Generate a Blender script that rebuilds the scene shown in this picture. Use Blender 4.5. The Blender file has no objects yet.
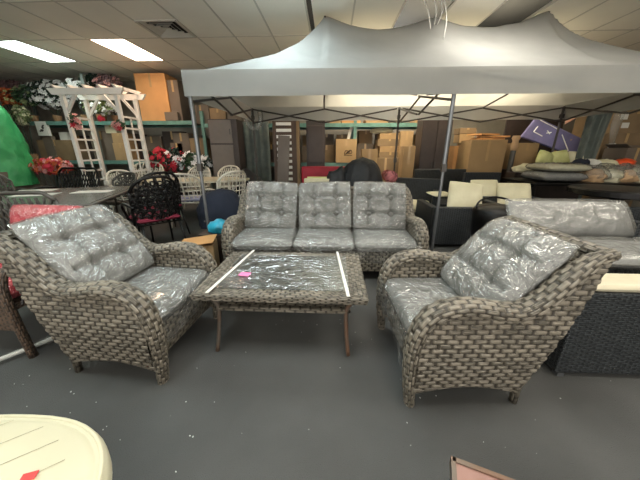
import bpy, bmesh, math, random
import numpy as np
from mathutils import Vector, Matrix, noise
PI = math.pi; R = math.radians
rnd = random.Random(7)
scene = bpy.context.scene
col = scene.collection

# ------------------------------------------------------------------ camera
CF, CH, TH, YA = 267.0, 1.3, R(18.6), R(2.4)
FW = Vector((-math.sin(YA)*math.cos(TH), math.cos(YA)*math.cos(TH), -math.sin(TH)))
RT = Vector((math.cos(YA), math.sin(YA), 0)); UP = RT.cross(FW)
cam = bpy.data.objects.new('camera', bpy.data.cameras.new('camera')); col.objects.link(cam)
cam.location = (0, 0, CH); cam.rotation_euler = (PI/2-TH, 0, YA)
cam.data.sensor_width = 36; cam.data.lens = 36*CF/640; cam.data.clip_start = .02
scene.camera = cam
def at(px, py, Y):                     # point of the photograph at distance Y into the room
    r = FW + RT*((px-320)/CF) + UP*((240-py)/CF)
    return Vector((0, 0, CH)) + r*(Y/r.y)
def zat(py, Y): return at(330, py, Y).z
def xat(px, Y, py=160): return at(px, py, Y).x

# ------------------------------------------------------------------ tags
def tag(o, label, cat, group=None, kind=None):
    o['label'] = label; o['category'] = cat
    if group: o['group'] = group
    if kind: o['kind'] = kind
    return o
def thing(name, label, cat, loc=(0, 0, 0), rz=0, group=None):
    o = bpy.data.objects.new(name, None); col.objects.link(o); o.empty_display_size = .1
    o.location = loc; o.rotation_euler = (0, 0, rz)
    return tag(o, label, cat, group)
def children(o): return [c for c in bpy.data.objects if c.parent == o]
def dup(root, loc, rz, label, group=None):
    def cp(o, p):
        c = o.copy(); col.objects.link(c)
        if p: c.parent = p
        for ch in kids.get(o.name, []): cp(ch, c)
        return c
    kids = {}
    for c in list(bpy.data.objects):
        if c.parent: kids.setdefault(c.parent.name, []).append(c)
    r = cp(root, None); r.location = loc; r.rotation_euler = (0, 0, rz); r['label'] = label
    if group: r['group'] = group
    return r

# ------------------------------------------------------------------ mesh builder
class MB:
    def __init__(s): s.v = []; s.f = []; s.uv = []
    def add(s, vs, fs, uvs=None):
        b = len(s.v); s.v += [tuple(x) for x in vs]
        for i, f in enumerate(fs):
            s.f.append([b+k for k in f])
            s.uv.append(uvs[i] if uvs else None)
        return s
    def box(s, c, d, rot=None, taper=1.0):
        hx, hy, hz = d[0]/2, d[1]/2, d[2]/2
        P = []
        for z in (-1, 1):
            t = taper if z > 0 else 1
            for x, y in ((-1, -1), (1, -1), (1, 1), (-1, 1)): P.append(Vector((x*hx*t, y*hy*t, z*hz)))
        F = [(3, 2, 1, 0), (4, 5, 6, 7), (0, 1, 5, 4), (1, 2, 6, 5), (2, 3, 7, 6), (3, 0, 4, 7)]
        U = []
        for f in F:
            n = (P[f[1]]-P[f[0]]).cross(P[f[2]]-P[f[0]]); a = [abs(k) for k in n]; k = a.index(max(a))
            ij = ((1, 2), (0, 2), (0, 1))[k]
            U.append([(P[q][ij[0]], P[q][ij[1]]) for q in f])
        if rot: P = [rot @ p for p in P]
        c = Vector(c)
        return s.add([p+c for p in P], F, U)
    def bb(s, x0, x1, y0, y1, z0, z1): return s.box(((x0+x1)/2, (y0+y1)/2, (z0+z1)/2), (x1-x0, y1-y0, z1-z0))
    def tube(s, pts, r, n=6, flat=None, cap=True):
        pts = [Vector(p) for p in pts]; m = len(pts)
        rr = r if isinstance(r, (list, tuple)) else [r]*m
        L = 0; prev = None; rings = []; Ls = []
        for i, p in enumerate(pts):
            t = (pts[min(i+1, m-1)]-pts[max(i-1, 0)]).normalized()
            if prev is None:
                a = Vector((0, 0, 1)) if abs(t.z) < .9 else Vector((1, 0, 0))
                u = t.cross(a).normalized()
            else:
                u = (prev-t*prev.dot(t)).normalized()
            prev = u; w = t.cross(u)
            if i: L += (p-pts[i-1]).length
            Ls.append(L); ra = rr[i]; rb = ra if flat is None else ra*flat
            rings.append([p+u*(ra*math.cos(2*PI*k/n))+w*(rb*math.sin(2*PI*k/n)) for k in range(n)])
        vs = [q for g in rings for q in g]; F = []; U = []
        for i in range(m-1):
            for k in range(n):
                k2 = (k+1) % n
                F.append((i*n+k, i*n+k2, (i+1)*n+k2, (i+1)*n+k))
                c = 2*PI*rr[i]/n
                U.append([(Ls[i], k*c), (Ls[i], (k+1)*c), (Ls[i+1], (k+1)*c), (Ls[i+1], k*c)])
        if cap:
            F.append(tuple(range(n))[::-1]); U.append([(0, 0)]*n)
            F.append(tuple((m-1)*n+k for k in range(n))); U.append([(0, 0)]*n)
        return s.add(vs, F, U)
    def grid(s, P, UV=None, closed_u=False):
        P = np.asarray(P); a, b = P.shape[:2]
        F = []; U = []
        for i in range(a if closed_u else a-1):
            i2 = (i+1) % a
            for j in range(b-1):
                F.append((i*b+j, i2*b+j, i2*b+j+1, i*b+j+1))
                if UV is not None:
                    ui2 = i+1
                    U.append([tuple(UV[i][j]), tuple(UV[ui2 if ui2 < len(UV) else 0][j]), tuple(UV[ui2 if ui2 < len(UV) else 0][j+1]), tuple(UV[i][j+1])])
        return s.add(P.reshape(-1, 3).tolist(), F, U if UV is not None else None)
    def lathe(s, prof, n=16, c=(0, 0, 0)):
        vs = []; F = []; m = len(prof)
        for r, z in prof:
            for k in range(n): vs.append((c[0]+r*math.cos(2*PI*k/n), c[1]+r*math.sin(2*PI*k/n), c[2]+z))
        for i in range(m-1):
            for k in range(n): F.append((i*n+k, i*n+(k+1) % n, (i+1)*n+(k+1) % n, (i+1)*n+k))
        F.append(tuple(range(n))[::-1]); F.append(tuple((m-1)*n+k for k in range(n)))
        return s.add(vs, F)
    def prism(s, poly, y0, y1):           # polygon in x,z extruded along y
        n = len(poly)
        vs = [(x, y0, z) for x, z in poly]+[(x, y1, z) for x, z in poly]
        F = [tuple(range(n)), tuple(range(n, 2*n))[::-1]]
        for k in range(n): F.append((k, k+n, (k+1) % n+n, (k+1) % n))
        return s.add(vs, F)
    def blob(s, c, d, amp=.15, fr=2.0, seed=0, sub=3, flat_bottom=True):
        bm = bmesh.new(); bmesh.ops.create_icosphere(bm, subdivisions=sub, radius=1)
        idx = {}
        vs = []
        for i, v in enumerate(bm.verts):
            idx[v] = i
            k = 1+amp*noise.noise(v.co*fr+Vector((seed*7.3, seed, 0)))+amp*.5*noise.noise(v.co*fr*2.7+Vector((seed, 3, seed)))
            p = v.co*k
            if flat_bottom and p.z < -.55: p.z = -.55
            vs.append((c[0]+p.x*d[0]/2, c[1]+p.y*d[1]/2, c[2]+p.z*d[2]/2))
        F = [tuple(idx[v] for v in f.verts) for f in bm.faces]; bm.free()
        return s.add(vs, F)
    def build(s, name, mat, parent=None, smooth=False, bevel=0, sol=0):
        me = bpy.data.meshes.new(name); me.from_pydata(s.v, [], s.f); me.validate(); me.update()
        if any(u is not None for u in s.uv) and len(me.polygons) == len(s.f):
            lay = me.uv_layers.new(name='UVMap'); flat = []
            for f, u in zip(s.f, s.uv):
                flat += (u if u is not None else [(0, 0)]*len(f))
            if len(flat) == len(me.loops):
                lay.data.foreach_set('uv', [k for p in flat for k in p])
        if smooth: me.polygons.foreach_set('use_smooth', [True]*len(me.polygons))
        me.materials.append(mat)
        o = bpy.data.objects.new(name, me); col.objects.link(o)
        if parent: o.parent = parent
        if bevel:
            m = o.modifiers.new('bevel', 'BEVEL'); m.width = bevel; m.segments = 2; m.limit_method = 'ANGLE'
        if sol:
            m = o.modifiers.new('solid', 'SOLIDIFY'); m.thickness = sol; m.offset = 0
        return o
def recenter(o):                          # a single-mesh thing gets its origin at its own base
    me = o.data; n = len(me.vertices); co = np.empty(n*3); me.vertices.foreach_get('co', co); co = co.reshape(-1, 3)
    c = (co.min(0)+co.max(0))/2; c[2] = co[:, 2].min()
    co -= c; me.vertices.foreach_set('co', co.ravel()); me.update(); o.location = Vector(c)
    return o

# ------------------------------------------------------------------ materials
def lin(h):
    h = h.lstrip('#'); c = [int(h[i:i+2], 16)/255 for i in (0, 2, 4)]
    return tuple(((x/12.92) if x <= .04045 else ((x+.055)/1.055)**2.4) for x in c)+(1,)
class NT:
    def __init__(s, name):
        s.m = bpy.data.materials.new(name); s.m.use_nodes = True; s.t = s.m.node_tree; s.t.nodes.clear()
        s.out = s.t.nodes.new('ShaderNodeOutputMaterial')
    def n(s, ty, props=None, **inp):
        nd = s.t.nodes.new('ShaderNode'+ty)
        for k, v in (props or {}).items(): setattr(nd, k, v)
        for k, v in inp.items():
            key = int(k[1:]) if k[0] == 'i' and k[1:].isdigit() else k.replace('_', ' ')
            if isinstance(v, bpy.types.NodeSocket): s.t.links.new(v, nd.inputs[key])
            else: nd.inputs[key].default_value = v
        return nd
    def math(s, op, a, b=0.0, c=0.0): return s.n('Math', {'operation': op}, i0=a, i1=b, i2=c).outputs[0]
    def mix(s, f, a, b):
        nd = s.t.nodes.new('ShaderNodeMix'); nd.data_type = 'RGBA'
        for k, v in ((0, f), (6, a), (7, b)):
            if isinstance(v, bpy.types.NodeSocket): s.t.links.new(v, nd.inputs[k])
            else: nd.inputs[k].default_value = v
        return nd.outputs[2]
    def fin(s, sh): s.t.links.new(sh, s.out.inputs['Surface']); return s.m
    def obj(s): return s.n('TexCoord').outputs['Object']
def plain(name, c, rough=.6, metal=0, var=.12, scale=6, bump=0, bscale=60, c2=None, coat=0, trans=None):
    t = NT(name); co = t.obj()
    nz = t.n('TexNoise', Vector=co, Scale=scale, Detail=4.0).outputs[0]
    a = lin(c); b = lin(c2) if c2 else tuple(x*(1-var*2.2) for x in a[:3])+(1,)
    f = t.n('MapRange', i0=nz, i1=.35, i2=.68).outputs[0]
    p = t.n('BsdfPrincipled', Base_Color=t.mix(f, a, b), Roughness=rough, Metallic=metal)
    if coat: p.inputs['Coat Weight'].default_value = coat
    if bump:
        bz = t.n('TexNoise', Vector=co, Scale=bscale, Detail=3.0).outputs[0]
        t.t.links.new(t.n('Bump', Height=bz, Strength=bump, Distance=.01).outputs[0], p.inputs['Normal'])
    return t.fin(p.outputs[0])
def emit(name, c, s):
    t = NT(name); return t.fin(t.n('Emission', Color=c, Strength=s).outputs[0])
def wicker(name, c1, c2, c3, pu=.055, pv=.03, bump=.35, rough=.5, gap_shade='#2b261f'):
    t = NT(name); uv = t.n('TexCoord').outputs['UV']; sp = t.n('SeparateXYZ', Vector=uv)
    V = t.math('DIVIDE', sp.outputs[1], pv); row = t.math('FLOOR', V)
    fv = t.math('FRACT', V)
    U = t.math('ADD', t.math('DIVIDE', sp.outputs[0], pu), row)
    w = t.n('MapRange', {'interpolation_type': 'SMOOTHSTEP'}, i0=t.math('SINE', t.math('MULTIPLY', U, PI)), i1=-.97, i2=-.35).outputs[0]
    q = t.math('MULTIPLY_ADD', fv, 2.0, -1.0); q4 = t.math('POWER', t.math('ABSOLUTE', q), 3.5)
    prof = t.math('SUBTRACT', 1.0, q4)
    h = t.math('MULTIPLY', prof, t.math('MULTIPLY_ADD', w, .88, .12))
    seg = t.math('FLOOR', t.math('ADD', t.math('MULTIPLY', U, .5), .25))
    cv = t.n('CombineXYZ', X=seg, Y=row, Z=0.0).outputs[0]
    wn = t.n('TexWhiteNoise', {'noise_dimensions': '2D'}, Vector=cv).outputs[0]
    cv2 = t.n('CombineXYZ', X=t.math('MULTIPLY', sp.outputs[0], 14.0), Y=t.math('MULTIPLY', sp.outputs[1], 420.0), Z=0.0).outputs[0]
    st = t.n('TexNoise', Vector=cv2, Scale=1.0, Detail=2.0).outputs[0]
    c = t.mix(t.n('MapRange', i0=wn, i1=.1, i2=.9).outputs[0], lin(c1), lin(c2))
    c = t.mix(t.n('MapRange', i0=st, i1=.48, i2=.66).outputs[0], c, lin(c3))
    gf = t.n('MapRange', i0=h, i1=.06, i2=.38).outputs[0]
    c = t.mix(gf, lin(gap_shade), c)  # dark recesses: strand occlusion put into the colour, with the frame inside
    p = t.n('BsdfPrincipled', Base_Color=c, Roughness=rough)
    t.t.links.new(t.n('Bump', Height=h, Strength=bump, Distance=.012).outputs[0], p.inputs['Normal'])
    return t.fin(p.outputs[0])
def plastic(name, milk=.03, gloss=.07, scale=4.5, strength=.75, tint='#efeeea', rough=.15):
    t = NT(name); co = t.obj()
    wob = t.n('TexNoise', Vector=co, Scale=3.2, Detail=2.0)
    v2 = t.n('VectorMath', {'operation': 'MULTIPLY_ADD'}, i0=wob.outputs[1], i1=(.35, .35, .35), i2=co).outputs[0]
    def ridge(sc, st):
        mp = t.n('Mapping', Vector=v2); mp.inputs['Scale'].default_value = st
        nz = t.n('TexNoise', Vector=mp.outputs[0], Scale=sc, Detail=3.0, Roughness=.55).outputs[0]
        r = t.math('ABSOLUTE', t.math('SUBTRACT', nz, .5)); return t.math('SUBTRACT', 1.0, t.math('MINIMUM', t.math('MULTIPLY', r, 9.0), 1.0))
    r1 = ridge(float(scale), (1.0, 2.2, 1.4)); r2 = ridge(scale*1.9, (2.0, .8, 1.0))
    big = t.n('TexNoise', Vector=co, Scale=scale*.6, Detail=2.0).outputs[0]
    hh = t.math('ADD', t.math('ADD', t.math('MULTIPLY', r1, .8), t.math('MULTIPLY', r2, .45)), t.math('MULTIPLY', big, 2.0))
    b = t.n('Bump', Height=hh, Strength=strength, Distance=.02).outputs[0]
    tr = t.n('BsdfTransparent', Color=(.97, .98, .98, 1)).outputs[0]
    gl = t.n('BsdfGlossy', Color=lin(tint), Roughness=rough, Normal=b).outputs[0]
    df = t.n('BsdfDiffuse', Color=lin(tint), Normal=b).outputs[0]
    lw = t.n('LayerWeight', Blend=.3, Normal=b).outputs[1]
    fac = t.math('MULTIPLY_ADD', lw, .5, gloss)
    crease = t.math('MULTIPLY', t.math('POWER', r1, 5.0), .14)
    s1 = t.n('MixShader', i0=t.math('ADD', crease, milk), i1=tr, i2=df).outputs[0]
    return t.fin(t.n('MixShader', i0=fac, i1=s1, i2=gl).outputs[0])
def fabric(name, c, trans=.0, rough=.9, bump=.2, c2=None, scale=5):
    t = NT(name); co = t.obj()
    nz = t.n('TexNoise', Vector=co, Scale=float(scale), Detail=5.0).outputs[0]
    a = lin(c); b = lin(c2) if c2 else tuple(x*.8 for x in a[:3])+(1,)
    cc = t.mix(t.n('MapRange', i0=nz, i1=.35, i2=.68).outputs[0], a, b)
    bz = t.n('TexNoise', Vector=co, Scale=scale*2.2, Detail=6.0).outputs[0]
    b = t.n('Bump', Height=bz, Strength=bump, Distance=.03).outputs[0]
    d = t.n('BsdfPrincipled', Base_Color=cc, Roughness=rough, Normal=b).outputs[0]
    if trans:
        tl = t.n('BsdfTranslucent', Color=cc, Normal=b).outputs[0]
        d = t.n('MixShader', i0=trans, i1=d, i2=tl).outputs[0]
    return t.fin(d)

M = {}
M['wick'] = wicker('grey brown wicker', '#766e60', '#423d33', '#948c7d', .034, .026, .5)
M['wick_b'] = wicker('brown wicker', '#5d4a3c', '#43362c', '#75604e', .03, .014, .5)
M['black_wick'] = wicker('black wicker', '#2e3234', '#222527', '#3d4244', .03, .013, .6, .45, '#0a0b0c')
M['grey_fab'] = fabric('grey cushion fabric', '#807f7b', bump=.15, c2='#767571', scale=4)
M['wrap'] = plastic('clear plastic wrap')
M['wrap_loose'] = plastic('milky plastic wrap', milk=.16, gloss=.05, scale=2.6, strength=.28, rough=.25, tint='#bdbbb5')
M['wrap_fine'] = plastic('crinkled clear plastic wrap', scale=8, strength=1.2, milk=.07, gloss=.17, rough=.24)
M['wrap_flat'] = plastic('clear plastic film', milk=.05, gloss=.12, scale=5, strength=.35)
M['carpet'] = plain('charcoal carpet', '#525250', .95, var=.06, scale=2.2, bump=.5, bscale=220, c2='#494947')
M['wall'] = plain('painted wall', '#8f887b', .85, var=.05)
M['tbar'] = plain('ceiling grid metal', '#c9c5ba', .5, var=.04)
M['plenum'] = plain('dark plenum', '#1b1c1c', .9)
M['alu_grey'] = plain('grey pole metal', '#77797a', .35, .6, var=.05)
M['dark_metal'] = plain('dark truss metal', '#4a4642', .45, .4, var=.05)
M['bronze'] = plain('dark bronze cast metal', '#1d1b1a', .35, .5, var=.2)
M['grey_cast'] = plain('grey cast metal', '#57534d', .4, .4, var=.15)
M['white_cast'] = plain('cream cast metal', '#d8d3c4', .4, 0, var=.06)
M['white_paint'] = plain('white vinyl', '#e8e4dc', .45, 0, var=.05)
M['leg_metal'] = plain('taupe leg metal', '#6f665c', .35, .5, var=.1, c2='#7d5a44')
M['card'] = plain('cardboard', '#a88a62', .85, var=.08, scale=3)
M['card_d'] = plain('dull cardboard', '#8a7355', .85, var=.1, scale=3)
M['card_o'] = plain('orange and warm lit cardboard', '#c9965f', .8, var=.06, scale=3)
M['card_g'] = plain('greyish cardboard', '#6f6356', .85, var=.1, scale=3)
M['tape'] = plain('packing tape', '#b99a6e', .25, 0, var=.05)
M['ink'] = plain('printed ink', '#4d3a28', .8)
M['teal'] = plain('teal rack steel', '#668f84', .45, .1, var=.15)
M['rack_g'] = plain('grey rack steel', '#7b8480', .5, .3, var=.1)
M['deck'] = plain('shelf deck board', '#6a5a48', .8, var=.15)
M['dark_wood'] = plain('dark brown panel', '#3c312c', .5, var=.12)
M['brown_panel'] = plain('taupe panel', '#6b625b', .5, var=.06)
M['brown_panel2'] = plain('brown slat panel', '#5a4739', .55, var=.12)
M['white'] = plain('white board', '#dcdad2', .6, var=.03)
M['cream'] = fabric('cream fabric', '#dcd5b6', bump=.25, c2='#cfc7a6')
M['cream_pad'] = plain('cream vinyl', '#d2cbad', .45, 0, var=.05, scale=2)
M['red_fab'] = fabric('coral red fabric', '#cc404c', bump=.2, c2='#bf323f', scale=8)
M['maroon'] = fabric('maroon fabric', '#7c1f35', bump=.2)
M['red'] = plain('red vinyl', '#b01e34', .5, var=.1)
M['pink'] = plain('pink note', '#f07fb0', .7, var=.02)
M['pink_wrap'] = plastic('pink bundle wrap', milk=.5, gloss=.15, tint='#d98a90')
M['red_tag'] = plain('red tag', '#e8413c', .6, var=.02)
M['green_tarp'] = fabric('green tarpaulin', '#3f9c5e', bump=.9, c2='#2d8049', rough=.4, scale=3)
M['black_fab'] = fabric('black bag', '#17181b', bump=.6, rough=.6)
M['navy'] = fabric('navy cloth', '#232a3a', bump=.6)
M['lav'] = fabric('lavender cushion', '#a7a9c4', bump=.2)
M['blue_bag'] = plain('blue plastic bag', '#2aa6c4', .3, var=.2, bump=.6, bscale=14)
M['orange_bag'] = plain('orange plastic bag', '#ee5a2a', .3, var=.2, bump=.6, bscale=14)
M['purple'] = plain('purple package', '#77749f', .35, var=.1, bump=.2, bscale=8)
M['lime'] = fabric('pale lime cushion', '#d5d69a', bump=.4, c2='#b9bd78')
M['curtain'] = fabric('grey green curtain', '#6c736c', bump=.6, c2='#565d57')
M['leaf'] = plain('green leaf', '#3d5a39', .6, var=.25, scale=9)
M['leaf_d'] = plain('dark green leaf', '#22382b', .6, var=.2, scale=9)
M['leaf_l'] = plain('light green leaf', '#8d9a6a', .6, var=.2, scale=9)
M['fl_white'] = plain('white petal', '#e7e6e4', .7, var=.05)
M['fl_red'] = plain('red petal', '#c5283c', .7, var=.1)
M['fl_pink'] = plain('pink petal', '#d99a94', .7, var=.1)
M['fl_orange'] = plain('orange petal', '#d0693c', .7, var=.15)
M['fl_mauve'] = plain('mauve petal', '#8c6c6c', .7, var=.1)
M['pot'] = plain('terracotta pot', '#9c7a58', .8, var=.1)
M['tan'] = plain('tan cover', '#c9a57c', .7, var=.1)
M['stone'] = plain('grey stone tabletop', '#77756f', .25, var=.15, scale=14, c2='#5e5b55')
M['cream_top'] = plain('cream tabletop', '#cfc6ab', .4, var=.05)
M['stripe_w'] = plain('white foam strip', '#eef0ee', .4, var=.02)
M['debris'] = plain('white lint', '#c9c9c4', .8)

# glass of the coffee table
t = NT('table glass'); M['glass'] = t.fin(t.n('MixShader', i0=.25, i1=t.n('BsdfTransparent', Color=(.75, .78, .78, 1)).outputs[0], i2=t.n('BsdfGlossy', Color=(.9, .92, .92, 1), Roughness=.04).outputs[0]).outputs[0])
M['ceil'] = plain('ceiling tile', '#f0ece0', .9, var=.03, scale=1.5, bump=.15, bscale=140)
M['tent'] = fabric('white canopy fabric', '#b4b4af', trans=.5, bump=.12, c2='#ababa6', scale=2, rough=.7)
# ------------------------------------------------------------------ the setting
def struct(mb, name, mat, **k):
    o = mb.build(name, mat, **k); o['kind'] = 'structure'; return o
X0, X1, Y0, Y1, ZC = -9.0, 6.6, -3.6, 8.2, 3.1
struct(MB().bb(X0-.2, X1+.2, Y0-.2, Y1+.2, -.1, 0), 'floor', M['carpet'])
struct(MB().bb(X0, X1, Y1, Y1+.15, 0, 3.8), 'wall_back', M['wall'])
WZ0, WZ1, WX = .35, 2.65, (-5.6, 4.6)  # opening added in the unseen front wall to brighten ceiling and front faces
m = MB(); m.bb(X0, X1, Y0-.15, Y0, 0, WZ0); m.bb(X0, X1, Y0-.15, Y0, WZ1, 3.8); m.bb(X0, WX[0], Y0-.15, Y0, WZ0, WZ1); m.bb(WX[1], X1, Y0-.15, Y0, WZ0, WZ1)
struct(m, 'wall_front', M['wall'])
m = MB()
for k in range(5):
    x = WX[0]+(WX[1]-WX[0])*k/4; m.bb(x-.03, x+.03, Y0-.1, Y0-.04, WZ0, WZ1)
m.bb(WX[0], WX[1], Y0-.1, Y0-.04, WZ0, WZ0+.06); m.bb(WX[0], WX[1], Y0-.1, Y0-.04, WZ1-.06, WZ1)
struct(m, 'added_window_1', M['tbar'])
ld = bpy.data.lights.new('added_daylight', 'AREA'); ld.shape = 'RECTANGLE'; ld.size = WX[1]-WX[0]; ld.size_y = WZ1-WZ0; ld.energy = 120; ld.color = (1, .97, .92)  # lamp added outside the unseen window to lift the ceiling
lo_ = bpy.data.objects.new('added_daylight', ld); col.objects.link(lo_); lo_.location = ((WX[0]+WX[1])/2, Y0-.2, (WZ0+WZ1)/2); lo_.rotation_euler = (PI/2, 0, 0)
struct(MB().bb(X0-.15, X0, Y0-.15, Y1+.15, 0, 3.8), 'wall_left', M['wall'])
struct(MB().bb(X1, X1+.15, Y0-.15, Y1+.15, 0, 3.8), 'wall_right', M['wall'])
struct(MB().bb(X0-.15, X1+.15, Y0-.15, Y1+.15, 3.8, 3.9), 'ceiling_deck', M['plenum'])
gx = [-1.65+.64*k for k in range(-12, 14)]; gx = [x for x in gx if X0 < x < X1]
gx = [X0]+gx+[X1]
gy = [5.26+1.2*k for k in range(-8, 4)]; gy = [y for y in gy if Y0 < y < Y1]; gy = [Y0]+gy+[Y1]
def cell(x, y):
    i = max(k for k in range(len(gx)-1) if gx[k] <= x+.01); j = max(k for k in range(len(gy)-1) if gy[k] <= y+.01)
    return i, j
holes = {cell(1.2, 4.5), cell(2.4, 4.5)}
LX = [(-3.8, 5.5), (-5.8, 5.5), (-5.8, .6), (-3.2, .6), (-1.3, .6), (.7, .6), (2.6, .6), (-3.2, -2.0), (-.2, -2.0), (2.6, -2.0), (.6, 5.6), (1.9, 5.6), (3.2, 5.6), (4.4, 1.9), (-.7, 3.4), (1.8, 3.4), (1.3, 7.0)]
lights = {}
for i, (x, y) in enumerate(LX): lights[cell(x, y)] = i
ventc = cell(-2.6, 4.6)
tiles = MB(); bars = MB()
for i in range(len(gx)-1):
    for j in range(len(gy)-1):
        if (i, j) in holes or (i, j) in lights or (i, j) == ventc: continue
        a, b, c, d = gx[i]+.011, gx[i+1]-.011, gy[j]+.011, gy[j+1]-.011
        if (i, j) == cell(-.2, 4.5): a += .07
        tiles.bb(a, b, c, d, ZC+.004, ZC+.02)
for x in gx[1:-1]: bars.bb(x-.013, x+.013, Y0, Y1, ZC, ZC+.03)
for y in gy[1:-1]: bars.bb(X0, X1, y-.013, y+.013, ZC-.001, ZC+.029)
ceiling = struct(tiles, 'ceiling', M['ceil'])
# the grid bars, cut away over the two open bays
bars = MB()
for x in gx[1:-1]:
    bars.bb(x-.012, x+.012, Y0, Y1, ZC, ZC+.03)
for j, y in enumerate(gy[1:-1]):
    for i in range(len(gx)-1):
        bars.bb(gx[i]+.012, gx[i+1]-.012, y-.012, y+.012, ZC, ZC+.03)
g = bars.build('ceiling_grid', M['tbar'], ceiling)

warm, cool, neut = (1, .70, .50, 1), (.86, 1, .93, 1), (1, .95, .86, 1)
E_ = {'c': emit('cool light diffuser', cool, 7.0), 'w': emit('warm light diffuser', warm, 7.0), 'n': emit('neutral light diffuser', neut, 8.5), 'y': emit('yellowish light diffuser', (1, .86, .62, 1), 11.0), 'k': emit('bluish light diffuser', (.80, .95, 1, 1), 8.5)}
kind = {0: 'w', 1: 'c', 2: 'c', 3: 'c', 4: 'k', 5: 'n', 6: 'n', 10: 'y', 11: 'y', 12: 'y', 13: 'n', 14: 'k', 15: 'n'}
lab = {0: 'warm pinkish fluorescent ceiling troffer above the garden arbor, right one of the pair',
       1: 'cool white fluorescent ceiling troffer at the left edge above the flowers'}
for (i, j), k in lights.items():
    a, b, c, d = gx[i]+.012, gx[i+1]-.012, gy[j]+.012, gy[j+1]-.012
    L = thing('ceiling_light', lab.get(k, 'fluorescent ceiling troffer out of view over the showroom floor'), 'ceiling light', ((a+b)/2, (c+d)/2, ZC), 0, None if k in lab else 'troffers out of view')
    w, h = (b-a)/2, (d-c)/2; f = MB()
    for s in (-1, 1):
        f.bb(s*w-.012, s*w+.012, -h, h, 0, .05); f.bb(-w, w, s*h-.012, s*h+.012, 0, .05)
    f.bb(-.006, .006, -h, h, -.002, .012)
    f.build('frame', M['tbar'], L)
    MB().bb(-w+.012, w-.012, -h+.012, h-.012, .008, .016).build('diffuser', E_[kind.get(k, 'n')], L)
# vent
i, j = ventc; a, b, c, d = gx[i]+.012, gx[i+1]-.012, gy[j]+.012, gy[j+1]-.012
struct(MB().bb(a, b, c, d-.62, ZC+.004, ZC+.02), 'ceiling', M['ceil'])
V = thing('ceiling_vent', 'square white louvred air vent in the ceiling right of the pinkish light', 'vent', ((a+b)/2, d-.31, ZC))
f = MB(); w = .305
for s in (-1, 1): f.bb(s*w-.02, s*w+.02, -w, w, -.01, .02); f.bb(-w, w, s*w-.02, s*w+.02, -.01, .02)
f.build('frame', M['tbar'], V)
MB().bb(-w, w, -w, w, .05, .055).build('backing', M['plenum'], V)
for q, r0 in enumerate((.25, .18, .11, .05)):
    f = MB()
    for s in (-1, 1):
        f.box((s*r0, 0, .015), (.05, 2*r0, .004), Matrix.Rotation(s*.7, 3, 'Y')); f.box((0, s*r0, .015), (2*r0, .05, .004), Matrix.Rotation(-s*.7, 3, 'X'))
    f.build('louvre_ring', M['tbar'], V)

# ------------------------------------------------------------------ woven seating
def catmull(pts, per=8):
    P = [Vector(p) for p in pts]; P = [P[0]*2-P[1]]+P+[P[-1]*2-P[-2]]; out = []
    for i in range(1, len(P)-2):
        for k in range(per):
            t = k/per; a, b, c, d = P[i-1:i+3]
            out.append(.5*((2*b)+(c-a)*t+(2*a-5*b+4*c-d)*t*t+(3*b-a-3*c+d)*t**3))
    out.append(P[-2]); return out
def resamp(P, n):
    P = np.array([tuple(p) for p in P]); d = np.r_[0, np.cumsum(np.linalg.norm(np.diff(P, axis=0), axis=1))]
    t = np.linspace(0, d[-1], n); return np.stack([np.interp(t, d, P[:, k]) for k in range(P.shape[1])], 1), t
PU, PV = .034, .026
def weave_h(U, V, pu=PU, pv=PV):
    r = np.floor(V/pv); fv = V/pv-r; w = np.clip((np.sin((U/pu+r)*PI)+.97)/.62, 0, 1); w = w*w*(3-2*w); return (1-np.abs(2*fv-1)**3)*(.12+.88*w)
def weave(mb, P, U, V, amp=.007, pu=PU, pv=PV):
    du = np.gradient(P, axis=0); dv = np.gradient(P, axis=1); n = np.cross(du, dv); n /= np.linalg.norm(n, axis=2, keepdims=True)+1e-9
    P = P+n*(amp*weave_h(U, V, pu, pv))[..., None]
    mb.grid(P, np.stack([U, V], 2)); return mb
# profile: (distance behind the front, height)
PROF = [(.0, .0), (-.015, .15), (-.02, .32), (.0, .46), (.05, .545), (.13, .588), (.24, .595), (.38, .572), (.48, .575), (.57, .64), (.66, .75), (.75, .835), (.83, .865)]
def sweep_rail(mb, x, side, res=.006, rx=.052, rz=.036):
    C = catmull([(0, f, z) for f, z in PROF], 6); n = int(1.62/res)
    P, s = resamp(C, n); T = np.gradient(P, axis=0); T /= np.linalg.norm(T, axis=1, keepdims=True)
    N = np.stack([np.zeros(n), -T[:, 2], T[:, 1]], 1)      # outward normal in the side plane
    k = 30; a = np.linspace(0, 2*PI, k)
    taper = np.clip(.55+s/.45*.45, .55, 1)*np.clip(.42+(s[-1]-s)/.22*.58, .42, 1)
    X = x+np.cos(a)[None, :]*rx*taper[:, None]
    Q = P[:, None, :]+N[:, None, :]*(np.sin(a)[None, :]*rz*taper[:, None])[..., None]
    Q[..., 0] = X
    U = np.repeat(s[:, None], k, 1); V = np.repeat((a*.05)[None, :], n, 0)
    V = V*(.026*12/(2*PI*.05))
    weave(mb, Q, U, V, .009)
    # caps
    for e in (0, n-1):
        c = Q[e].mean(0); base = len(mb.v); mb.v.append(tuple(c)); ring = [tuple(q) for q in Q[e]]
        mb.v += ring
        for i in range(k-1): mb.f.append([base, base+1+i, base+2+i]); mb.uv.append([(0, .013)]*3)
    return P
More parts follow.
